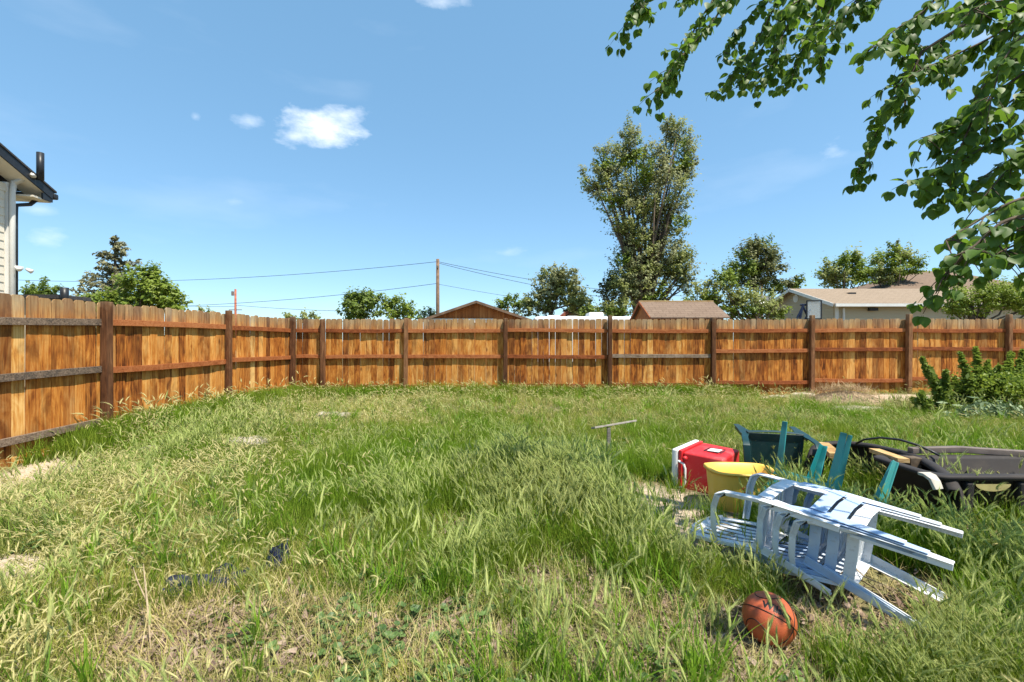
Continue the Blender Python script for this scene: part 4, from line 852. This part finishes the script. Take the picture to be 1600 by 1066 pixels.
def scatter(name,label,kind,P,rz,sc,tilt):
    me=bpy.data.meshes.new(name); me.vertices.add(len(P)); me.vertices.foreach_set('co',np.asarray(P,np.float32).ravel())
    rot=np.c_[tilt,rz].astype(np.float32)
    a=me.attributes.new('rot','FLOAT_VECTOR','POINT'); a.data.foreach_set('vector',rot.ravel())
    a=me.attributes.new('scl','FLOAT_VECTOR','POINT'); a.data.foreach_set('vector',np.asarray(sc,np.float32).ravel())
    a=me.attributes.new('idx','INT','POINT'); a.data.foreach_set('value',RNG.integers(0,1000,len(P)).astype(np.int32))
    o=link(name,me); tag(o,label,name.replace('_',' '),kind='stuff')
    ng=gn_group(); N=ng.nodes; L=ng.links
    gi=N.new('NodeGroupInput'); go=N.new('NodeGroupOutput'); iop=N.new('GeometryNodeInstanceOnPoints'); ci=N.new('GeometryNodeCollectionInfo')
    ci.inputs['Collection'].default_value=KINDS[kind]; ci.inputs['Separate Children'].default_value=True; ci.inputs['Reset Children'].default_value=True
    L.new(gi.outputs[0],iop.inputs['Points']); L.new(ci.outputs[0],iop.inputs['Instance']); iop.inputs['Pick Instance'].default_value=True
    def at(n,t):
        x=N.new('GeometryNodeInputNamedAttribute'); x.data_type=t; x.inputs[0].default_value=n; return x.outputs[0]
    L.new(at('idx','INT'),iop.inputs['Instance Index'])
    e=N.new('FunctionNodeEulerToRotation'); L.new(at('rot','FLOAT_VECTOR'),e.inputs[0]); L.new(e.outputs[0],iop.inputs['Rotation']); L.new(at('scl','FLOAT_VECTOR'),iop.inputs['Scale'])
    L.new(iop.outputs[0],go.inputs[0]); m=o.modifiers.new('scatter','NODES'); m.node_group=ng
    return o
def g(x,y,cx,cy,rx,ry,p=1.): return np.exp(-(((x-cx)/rx)**2+((y-cy)/ry)**2)**p)
def ell(cx,cy,rx,ry,x,y): return ((x-cx)/rx)**2+((y-cy)/ry)**2
def bare(x,y):
    b=np.zeros_like(x)
    for cx,cy,rx,ry in DIRT: b=np.maximum(b,1-sstep(.75,1.35,ell(cx,cy,rx,ry,x,y)+(vnoise(x,y,5)-.5)*.7))
    return b
def litterf(x,y):  # patches of dead leaves in the foreground
    b=np.zeros_like(x)
    for cx,cy,rx,ry in ((.55,2.0,.42,.40),(.25,2.35,.3,.3),(-1.25,1.95,.55,.32),(-.2,1.95,.3,.25),(.95,1.8,.3,.4),(1.5,2.05,.35,.2),(-.45,3.1,.2,.3),(2.6,1.75,.5,.2)): b=np.maximum(b,1-sstep(.7,1.6,ell(cx,cy,rx,ry,x,y)+(vnoise(x,y,4)-.5)))
    return b
BLOCK=[(7.2,9.6,1.1,.5),(1.9,3.95,.42,.42),(1.80,3.5,.3,.3),(1.125,1.95,.14,.17),(2.6,3.35,.25,.3),(3.4,2.85,.7,.2),(1.9,2.45,.5,.3),(1.62,2.15,.3,.22),(2.7,3.4,.35,.45)]
def lushf(x,y):
    f=g(x,y,.6,4.0,2.6,1.9)+.9*g(x,y,-1.3,5.2,2.6,1.2)+.9*g(x,y,2.5,2.6,1.8,1.3)+.5*g(x,y,5,6.5,4.5,2.2)+.5*g(x,y,-4.2,6.5,1.0,.9)+.35*g(x,y,1.2,1.5,1.5,.6)+.4*g(x,y,3,9.8,3,.7)
    return np.clip(f+(vnoise(x,y,1.1)-.5)*.7,0,1)
def sample(n,y0,y1,dfun,bias=1.,blk=True):
    """positions in the wedge seen by the camera (a little wider), more of them close by"""
    out=[];tot=0
    while tot<n:
        m=n*3; y=y0*(y1/y0)**(RNG.random(m)**bias) ; hw=y*1.22+.6; x=(RNG.random(m)*2-1)*hw
        lim=FX(y)+.06; ok=(x>lim)&(y<11.0)&(x<14.5)
        pr=dfun(x,y)*np.clip(hw/ (hw.max()*.45),.0,1)
        ok&=RNG.random(m)<pr
        for cx,cy,rx,ry in (BLOCK if blk else []): ok&=ell(cx,cy,rx,ry,x,y)>1
        out.append(np.c_[x[ok],y[ok]]); tot+=ok.sum()
    return np.vstack(out)[:n]
def place(name,label,kind,n,dfun,smin,smax,y0=.75,tall=None,bias=.9,tl=.12,gamma=0):
    P=sample(n,y0,11.0,dfun,bias,kind not in('straw','litter')); z=gh(P[:,0],P[:,1]); s=smin+(smax-smin)*RNG.random(n)
    if tall is not None: s=s*tall(P[:,0],P[:,1])
    far=1+.05*np.clip(P[:,1]-3,0,8)          # distant tufts spread a little wider
    sc=np.c_[s*far,s*far,s]
    scatter(name,label,kind,np.c_[P,z],RNG.random(n)*6.283 if kind not in('fox','dryfox') else RNG.normal(0,.9,n),sc,RNG.normal(0,tl,(n,2)))
def keepout(x,y): return 1-bare(x,y)*.97
def tallf(x,y): return .62+.45*np.clip(vnoise(x+11,y+4,1.6)-.5,0,1)*2+.50*g(x,y,.5,3.5,.9,.75)+.35*g(x,y,2.6,2.7,1.2,.9)+.28*g(x,y,-3.9,6.0,.9,1.2)+.25*vnoise(x,y,.9)-.25*(1-sstep(1.2,2.2,y))-.4*g(x,y,1.85,2.2,.55,.45)-.3*g(x,y,2.8,3.3,.5,.5)+.35*sstep(9.6,10.6,y)*(1-sstep(5,6,x))
def edge(x,y): return np.exp(-((x-FX(y)-.3)/.4)**2)*sstep(5.2,6,y)
def thin(x,y): return np.clip((vnoise(x+3,y+8,2.3)*.6+vnoise(x,y,5.3)*.4-.22)*2.4,0.12,1)
place('green_grass','lush green grass blades growing over the yard','lush',15000,lambda x,y:keepout(x,y)*(1-.95*litterf(x,y))*(lushf(x,y)**1.3*.95+.05)*thin(x,y),.5,.9,tall=tallf)
place('short_grass','short yellow green grass covering the thin parts of the yard','short',17000,lambda x,y:keepout(x,y)*(1-.7*litterf(x,y))*(1.0-.5*lushf(x,y)),.6,1.2)
place('foxtail_grass','tall foxtail barley with drooping pale seed heads','fox',3300,lambda x,y:keepout(x,y)*(1-.95*litterf(x,y))*np.clip(1.2*g(x,y,.55,3.6,.8,.6)+.8*g(x,y,2.6,2.9,1.3,1.0)+.30*lushf(x,y)*(vnoise(x+5,y,1.9)>.5)+.8*g(x,y,1.4,1.8,1.0,.35)+.5*(vnoise(x-7,y+2,1.3)>.66)*(y<6)+.4*g(x,y,-.2,2.6,1.2,.5)*vnoise(x,y,3),0,1)*thin(x,y),.5,.85,tall=tallf)
place('yellow_foxtail_grass','yellowing foxtail grass along the left side and fence foot','dryfox',2900,lambda x,y:keepout(x,y)*(1-.8*litterf(x,y))*np.clip(.9*(1-sstep(-3.2,-.6,x))+.8*sstep(8.2,9.8,y)+.2*sstep(5.5,8,y)+.05,0,1)*(.15+1.4*np.clip(vnoise(x,y,2.7)-.4,0,1)),.5,.9,tall=lambda x,y:.75+.35*vnoise(x,y,1.5)+.7*edge(x,y)+.55*sstep(10.,10.7,y)*(1-sstep(5.2,6,x)))
place('broad_grass','broad bladed bright green grass clumps standing above the lawn','broad',1500,lambda x,y:keepout(x,y)*(1-.8*litterf(x,y))*np.clip(.8*g(x,y,.7,3.0,.9,.9)+.8*g(x,y,1.6,1.75,1.2,.35)+.5*g(x,y,2.7,2.4,1,.6)+.9*g(x,y,-3.9,6.2,.8,1.0)+.10,0,1)*(vnoise(x+2,y+13,2.9)>.5),.55,1.0,tall=lambda x,y:1-.35*g(x,y,1.85,2.2,.55,.45)-.2*(y<1.6))
place('fence_foot_grass','taller yellow green grass along the foot of the fences','lush',1500,lambda x,y:np.clip(edge(x,y)+sstep(10.3,10.9,y)*(1-sstep(5.4,6,x)),0,1),.8,1.3)
place('dry_straw','dead straw lying between the green tufts','straw',5200,lambda x,y:np.clip(.25+.8*litterf(x,y)+.5*(1-sstep(-3.2,-.6,x))*vnoise(x,y,2)+.4*sstep(8.5,10,y)-.9*bare(x,y),0,1),.7,1.3)
place('leaf_litter','brown fallen leaves in the thin foreground patches','litter',4200,lambda x,y:np.clip(litterf(x,y)+.06*(y<4.5)-.6*bare(x,y),0,1),.6,1.2,bias=1.2)
place('round_leaved_weeds','low round leaved weeds scattered among the grass','weed',1300,lambda x,y:np.clip((vnoise(x+9,y+3,1.6)>.62)*.4*(y<6)+1.0*g(x,y,1.6,2.15,.35,.2)+.5*g(x,y,-.6,2.25,.5,.3)+.5*g(x,y,-1.2,4.2,1,.4)-.9*bare(x,y),0,1),.5,.9,tl=.2)
# ---------------- shrub at right ----------------
def juniper():
    x0,y0=8.4,8.3; root=thing('evergreen_shrub',(x0,y0,ghs(x0,y0)),'spiky dark green evergreen shrub growing before the right fence','shrub')
    P=[];T=[];O=[]; st=MB()
    k=8.3/F
    tips=[(1440,568),(1452,582),(1478,588),(1500,560),(1524,552),(1545,572),(1562,580),(1580,560),(1598,556),(1615,570),(1470,612),(1440,612),(1425,622),(1510,590),(1535,598),(1590,590),(1570,600),(1490,600),(1620,600),(1640,580),(1450,640),(1480,640)]
    for (px,py) in tips:
        e=np.array(W(px,py-10 if py<605 else py,8.3+RNG.normal()*.3))-np.array(root.location); b=np.array([e[0]*.25+RNG.normal()*.1,RNG.normal()*.15,.0]) if py<605 else np.array([e[0]*.9,RNG.normal()*.2,0])
        mid=(b+e)/2+np.array([e[0]*.12,0,-.03]); m=700
        t=RNG.random(m); pp=(1-t)[:,None]**2*b+2*(t*(1-t))[:,None]*mid+t[:,None]**2*e
        rad=.085*(1.05-t**2)*(.4+.6*np.minimum(1,t*3)); pp=pp+RNG.normal(size=(m,3))*rad[:,None]*.6
        P.append(pp);T.append(np.clip(t*.5+RNG.random(m)*.5,0,1));O.append(np.repeat((e-b)[None],m,0)*1.2)
        st.tube([tuple(b),tuple(mid),tuple(e)],[.014,.009,.003],5)
    st.build('branch',M['bark'],root); leaf_cloud('foliage',FM['mid'],np.vstack(P),.046,parent=root,tint=np.concatenate(T),out=np.vstack(O),asp=2.2,up=0)
    d=RNG.normal(size=(3600,3))*[.40,.3,.12]+[.75,-.1,.50]; leaf_cloud('bright_foliage',FM['bright'],d,.035,parent=root,up=.2)
    x1=W(1545,532,7.4); r2=thing('silvery_weed',(x1.x,7.4,ghs(x1.x,7.4)),'grey green broad leaved weed at the foot of the evergreen shrub','weed')
    d=RNG.normal(size=(520,3))*[.34,.16,.09]+[0.1,0,.12]; d=d[d[:,2]>.02]; sv=foliage('silver_leaf',(.10,.15,.06),(.26,.33,.17),.2); leaf_cloud('leaves',sv,d,.045,parent=r2,asp=2.6,up=.4)
juniper()
# ---------------- straw heap ----------------
def heap():
    x0,y0=7.2,9.75; root=thing('straw_heap',(x0,y0,ghs(x0,y0)),'heap of dead straw and twigs raked against the back fence','heap')
    n=1700; x=RNG.normal(0,.52,n); y=RNG.normal(0,.22,n); h=.34*np.exp(-(x/.75)**2-(y/.4)**2)
    tb=TB()
    for i in range(n):
        tb.blade((x[i],y[i],.30*max(0,1-(x[i]/.95)**2-(y[i]/.45)**2)+.07*random.random()),R(0,6.28),R(.9,1.7),R(.12,.35),R(.004,.008),R(-.8,.8),R(0,1),seg=3)
    for i in range(30): tb.blade((-.35+R(-.1,.1),R(-.1,.1),.28),R(2.6,3.6),R(.5,1.1),R(.25,.5),.006,R(-.3,.4),R(.5,1),seg=3)
    SM=foliage('straw_stalk',(.30,.20,.11),(.62,.48,.30),.15,.8,.1)
    o=link('straw',tb.mesh('straw',[SM]),root); o['kind']='stuff'
    m=MB(); rings=[[(math.cos(a)*.95*s,math.sin(a)*.45*s,.3*(1-s*s)-.02) for a in np.linspace(0,6.283,25)[:-1]] for s in (1,.8,.5,.2)]
    mm=lathe(rings,False); mm.f.append(tuple(3*24+i for i in range(24))); mm.build('mound',plain('straw_soil',(.36,.27,.17),.95,.2,20,.8),root,smooth=True)
heap()
# ---------------- dark blue cloth ----------------
def cloth(px,py,w,d,h,label,rz,seed):
    x,y=G(px,py); n,m=44,26; mb=MB(); 
    for j in range(m):
        for i in range(n):
            u=(i/(n-1)-.5)*2; v=(j/(m-1)-.5)*2; e=1-.18*math.sin(5*u+seed)-.15*math.cos(4*v+seed)
            a=float(vnoise(u*1.8+seed*7,v*2,1)); b=float(vnoise(u*4.5+seed,v*4,1)); z=h*(.25+1.5*abs(a-.5)+.35*abs(b-.5))*(1-max(abs(u),abs(v))**3)-.01
            mb.v.append((u*w*e+(b-.5)*.03,v*d*e+(a-.5)*.04,z))
    mb.f=[(j*n+i,j*n+i+1,(j+1)*n+i+1,(j+1)*n+i) for j in range(m-1) for i in range(n-1)]
    t=NT('dark_blue_cloth',.7,.3); nn=t.noise(30,4); t.color(t.ramp(nn,[(.35,(.006,.008,.02)),(.65,(.016,.025,.075))])).bump(nn,.3,.003)
    o=mb.build('crumpled_cloth',t.m,smooth=True); o.location=(x,y,ghs(x,y)+.045); o.rotation_euler[2]=rz; tag(o,label,'cloth')
cloth(318,915,.19,.075,.09,'crumpled dark blue cloth half buried in foreground grass',.35,1)
cloth(437,880,.05,.10,.13,'smaller dark blue cloth lump right of the larger one',.2,3)
# twigs in foreground
TW=plain('twig',(.42,.32,.2),.8,.2,30)
def twig(pts,label,r=.004):
    P=[]
    for (px,py,hh_) in pts:
        z=(EYE-hh_)*F/(py-532); P.append(((px-800)/F*z,z,hh_))
    tag(MB().tube(P,[r]*(len(P)-1)+[r*.4],6).build('twig',TW,smooth=True),label,'twig')
twig([(236,1020,.0),(232,960,.1),(228,920,.17),(224,880,.25)],'upright pale dead stalk in the left foreground')
twig([(230,940,.13),(214,905,.2),(208,885,.24)],'side shoot leaning left from the dead stalk',.003)
twig([(300,975,.02),(345,950,.05),(372,928,.05)],'dark fallen stick beside the blue cloth',.006)
twig([(360,900,.05),(400,950,.06),(420,990,.03)],'long bent pale stick below the blue cloth')
twig([(1345,905,.02),(1370,920,.06),(1395,950,.04)],'dry stick lying under the tipped chairs')
twig([(1330,880,.1),(1350,900,.12),(1385,915,.06)],'second dry stick tangled under the tipped chairs')
# ---------------- overhanging elm ----------------
def elm():
    root=thing('elm_tree',(5.3,.4,0),'leafy elm overhanging from the upper right corner','tree'); O=Vector(root.location)
    limbs=[[(5.3,.4,-.1),(5.25,.45,1.2),(5.2,.5,2.4),(5.0,.6,3.2)],
      [(5.0,.6,3.1),(4.3,1.3,3.9),(3.3,2.1,4.5),(2.2,2.7,4.75),(1.2,3.0,4.7),(.6,3.1,4.5)],
      [(5.1,.5,2.6),(4.4,1.0,3.1),(3.7,1.5,3.3),(3.1,1.9,3.3)],
      [(5.1,.5,2.3),(4.2,.9,2.45),(3.3,1.3,2.35),(2.7,1.6,2.2)],
      [(5.1,.6,3.0),(6.1,-.8,4.3),(7.1,-2.2,5.4)],[(5.1,.6,3.1),(5.6,-1.2,4.8),(6.1,-2.6,5.8)]]
    rad=[[.24,.2,.17,.15],[.11,.09,.07,.05,.03,.015],[.08,.06,.04,.02],[.07,.05,.035,.02],[.12,.08,.04],[.11,.07,.03]]
    LP=[]
    for k,(l,rr_) in enumerate(zip(limbs,rad)):
        P=[Vector(p) for p in l]; MB().tube([p-O for p in P],rr_,10).build('trunk' if k==0 else 'branch',M['bark'],root,smooth=True)
        if k: 
            for i in range(len(P)-1):
                for t in np.linspace(0,1,8): LP.append((P[i].lerp(P[i+1],t)))
    tw=[ # photo pixel paths with distance
     [(1015,-60,3.0),(1000,-10,3.0),(985,20,3.0),(978,42,3.0)],[(1040,-60,3.0),(1010,0,3.0),(1003,8,3.0)],
     [(1175,-60,2.9),(1130,10,2.9),(1090,60,2.9),(1050,105,2.9),(1024,148,2.9)],[(1150,-50,3.0),(1100,20,3.0),(1068,75,3.0),(1040,120,3.0)],[(1090,-60,3.1),(1075,-20,3.1),(1070,8,3.1)],
     [(1235,-40,3.2),(1195,40,3.2),(1160,95,3.2),(1125,142,3.2)],[(1270,-40,3.3),(1215,40,3.3),(1175,100,3.3),(1160,138,3.3)],[(1265,-30,3.2),(1225,50,3.2),(1195,110,3.2),(1178,138,3.2)],
     [(1310,-40,2.9),(1275,30,2.9),(1248,90,2.9),(1232,138,2.9)],[(1330,-50,3.1),(1295,20,3.1),(1280,60,3.1),(1283,100,3.1)],[(1230,-40,3.0),(1175,20,3.1),(1140,70,3.2),(1130,85,3.2)],[(1370,-50,2.7),(1345,-10,2.7),(1320,20,2.7),(1300,50,2.7)],[(1290,-50,2.6),(1262,-10,2.6),(1222,15,2.6)],
     [(1260,-20,3.3),(1230,20,3.3),(1210,70,3.3),(1205,110,3.3)],[(1400,-60,2.7),(1380,-20,2.7),(1345,5,2.7)],
     [(1500,-50,2.3),(1450,10,2.3),(1400,45,2.3),(1356,78,2.3)],[(1560,-50,2.5),(1500,10,2.5),(1440,30,2.5),(1420,70,2.5)],
     [(1560,-40,2.5),(1500,40,2.5),(1445,80,2.5),(1400,135,2.5),(1368,210,2.5),(1340,270,2.5)],[(1640,-20,2.3),(1560,50,2.3),(1480,90,2.3),(1420,120,2.3),(1395,160,2.3)],[(1440,80,2.4),(1420,130,2.4),(1410,190,2.4)],
     [(1680,10,2.2),(1600,80,2.2),(1540,130,2.2),(1500,190,2.2)],[(1700,60,2.1),(1620,130,2.1),(1540,180,2.1),(1470,205,2.1),(1438,215,2.1)],
     [(1700,110,2.1),(1620,180,2.1),(1550,220,2.1),(1480,265,2.1),(1430,280,2.1)],[(1700,140,2.2),(1640,210,2.2),(1560,260,2.2),(1500,300,2.2),(1455,325,2.2)],
     [(1680,60,2.0),(1590,120,2.0),(1530,170,2.0),(1500,230,2.0),(1470,262,2.0)],[(1700,20,1.9),(1620,40,1.9),(1570,90,1.9),(1550,150,1.9)],[(1690,170,2.0),(1620,230,2.0),(1570,270,2.0),(1530,315,2.0)],
     [(1720,230,1.6),(1640,290,1.6),(1570,320,1.6),(1510,355,1.6),(1478,375,1.6)],[(1720,270,1.55),(1640,330,1.55),(1560,370,1.55),(1505,402,1.55),(1475,432,1.55),(1462,458,1.55)],[(1720,320,1.6),(1650,360,1.6),(1590,380,1.6),(1535,408,1.6)],[(1720,300,1.7),(1640,350,1.7),(1590,392,1.7),(1565,412,1.7)],[(1640,330,1.5),(1570,345,1.5),(1520,385,1.5),(1490,400,1.5)],[(1700,-40,2.4),(1640,0,2.4),(1600,20,2.4),(1580,60,2.4)],[(1660,-40,2.1),(1600,-5,2.1),(1540,5,2.1),(1500,30,2.1)],[(1700,210,1.8),(1640,260,1.8),(1600,330,1.8),(1575,345,1.8)]]
    tm=MB(); LV=[]  # leaves: pos, dir, size
    def smooth(P,n=26):
        out=[]; P=[Vector(p) for p in P]; Q=[P[0]*2-P[1]]+P+[P[-1]*2-P[-2]]
        for i in range(1,len(Q)-2):
            for t in np.linspace(0,1,8,endpoint=False):
                a,b,c,d=Q[i-1],Q[i],Q[i+1],Q[i+2]; out.append(.5*((2*b)+(c-a)*t+(2*a-5*b+4*c-d)*t*t+(3*b-a-3*c+d)*t**3))
        out.append(P[-1]); return out
    def leaf_along(P,step,smul=1):
        acc=0; L=0; sidev=1
        tot=sum((P[i+1]-P[i]).length for i in range(len(P)-1))
        for i in range(len(P)-1):
            seg=(P[i+1]-P[i]); acc+=seg.length; L+=seg.length
            while acc>step:
                acc-=step; d=seg.normalized(); sidev=-sidev; a=R(-.6,.6); sv=Vector((d.y,-d.x,0)); sv=(sv.normalized() if sv.length>.1 else Vector((1,0,0)))
                sv=Matrix.Rotation(R(0,6.28),3,d)@sv
                dr=(sv*R(.4,.9)+d*R(.2,.8)+Vector((0,0,R(-1.0,-.2)))).normalized(); LV.append((P[i+1]+dr*.012,dr,R(.040,.064)*smul*(.75+.35*(1-L/tot))))
    for path in tw:
        pts=[W(*p) for p in path]; near=min(LP,key=lambda q:(q-pts[0]).length+(4 if q.z<pts[0].z-.2 else 0)); S_=smooth(pts); full=[near,near.lerp(pts[0],.5)+Vector((0,0,.05))]+S_
        n=len(full); tm.tube([p-O for p in full],[.006*(1-i/n)+.0018 for i in range(n)],5)
        leaf_along(S_,.0165)
        for q in range(int(len(S_)*.36)):
            b=random.choice(S_[3:]); d=(Vector((R(-.7,.5),R(-.7,.7),R(-.9,.05)))).normalized(); L=R(.05,.16); tp=[b,b+d*L*.5,b+d*L+Vector((0,0,-.02))]
            tm.tube([p-O for p in tp],[.003,.002,.001],4); leaf_along(tp,.019,.95)
    tag(tm.build('twigs',M['bark'],root,smooth=True),kind='stuff')
    EM=NT('elm_leaf',.48,.3); at=EM.attr('tint').outputs['Fac']; geo=EM.N.new('ShaderNodeNewGeometry')
    rnd=EM.math('ADD',EM.math('MULTIPLY',at,.6),EM.math('MULTIPLY',EM.oi.outputs['Random'],.4))
    c=EM.ramp(rnd,[(.0,(.035,.08,.014)),(.6,(.085,.165,.025)),(1.,(.17,.26,.04))]); EM.color(c); EM.translucent(EM.mix(.5,c,(.22,.38,.03)),.48)
    # one leaf shape: folded, curved ovate blade with a stalk
    def leafshape(fold,curl):
        prof=[(0,.0),(.10,.26),(.30,.43),(.52,.44),(.75,.30),(.9,.13),(1,.0)]; V=[];Fc=[]
        for t,wd in prof: z=-curl*t*t; V+= [(t,0,z),(t,wd,z+fold*wd),(t,-wd,z+fold*wd)]
        for i in range(len(prof)-1):
            a=3*i; Fc+=[(a,a+3,a+4,a+1),(a,a+2,a+5,a+3)]
        V+= [(0,.012,0),(0,-.012,0),(-.22,0,.05)]; b=len(V); Fc.append((b-3,b-2,b-1)); return np.array(V),Fc
    shapes=[leafshape(R(.1,.5),R(.0,.45)) for _ in range(6)]
    def mat_of(p,dr,s):
        up=Vector((R(-.5,.5),R(-.7,.3),1)).normalized(); x=dr.normalized(); y=up.cross(x); y=y.normalized() if y.length>.05 else Vector((0,1,0)); z=x.cross(y); 
        m=Matrix((x,y,z)).transposed().to_4x4(); m.translation=p; return m@Matrix.Diagonal((s,s,s,1))
    shared=[]
    for V,Fc in shapes:
        me=raw_mesh('leaf',V,Fc,[R(.1,.9)]*len(V),[EM.m]); me.polygons.foreach_set('use_smooth',[True]*len(me.polygons)); shared.append(me)
    random.shuffle(LV)
    def vis(l):
        p=l[0]; px=800+p.x/p.y*F; py=532-(p.z-EYE)/p.y*F
        return l[2]/p.y if (0<px<1600 and 0<py<1066) else 0
    LV.sort(key=vis,reverse=True); V=[];Fc=[];T=[]
    for i,(p,dr,s) in enumerate(LV):
        m=mat_of(p,dr,s*1.25*(.72 if p.y<1.9 else 1))
        if i<300: o=link('leaf',shared[i%6],root); o.matrix_parent_inverse=Matrix(); o.matrix_local=Matrix.Translation(-O)@m
        else:
            sv,sf=shapes[i%6]; o=len(V); A=np.array(m); vv=sv@A[:3,:3].T+A[:3,3]-np.array(O); V+=list(vv); Fc+=[tuple(k+o for k in f) for f in sf]; T+=[R(0,1)]*len(sv)
    me=raw_mesh('leaves',V,Fc,T,[EM.m]); me.polygons.foreach_set('use_smooth',[True]*len(me.polygons)); o=link('leaves',me,root); o['kind']='stuff'
    # upper crown outside the picture
    Q=[]
    for c_,r_ in (((7.0,-2.2,5.6),1.5),((6.2,-2.9,5.9),1.3),((8,-2.6,5.4),1.4),((6.6,.2,5.2),.9)):
        nc=60
        for q in range(nc):
            dd=RNG.normal(size=3); dd/=np.linalg.norm(dd); cc=np.array(c_)+dd*r_*RNG.random()**.4; Q.append(cc+RNG.normal(size=(45,3))*.16)
    Q=np.vstack(Q)-np.array(O); o=leaf_cloud('crown',EM.m,Q,.075,parent=root,droop=.5); o['kind']='stuff'
    print('leaves',len(LV))
elm()
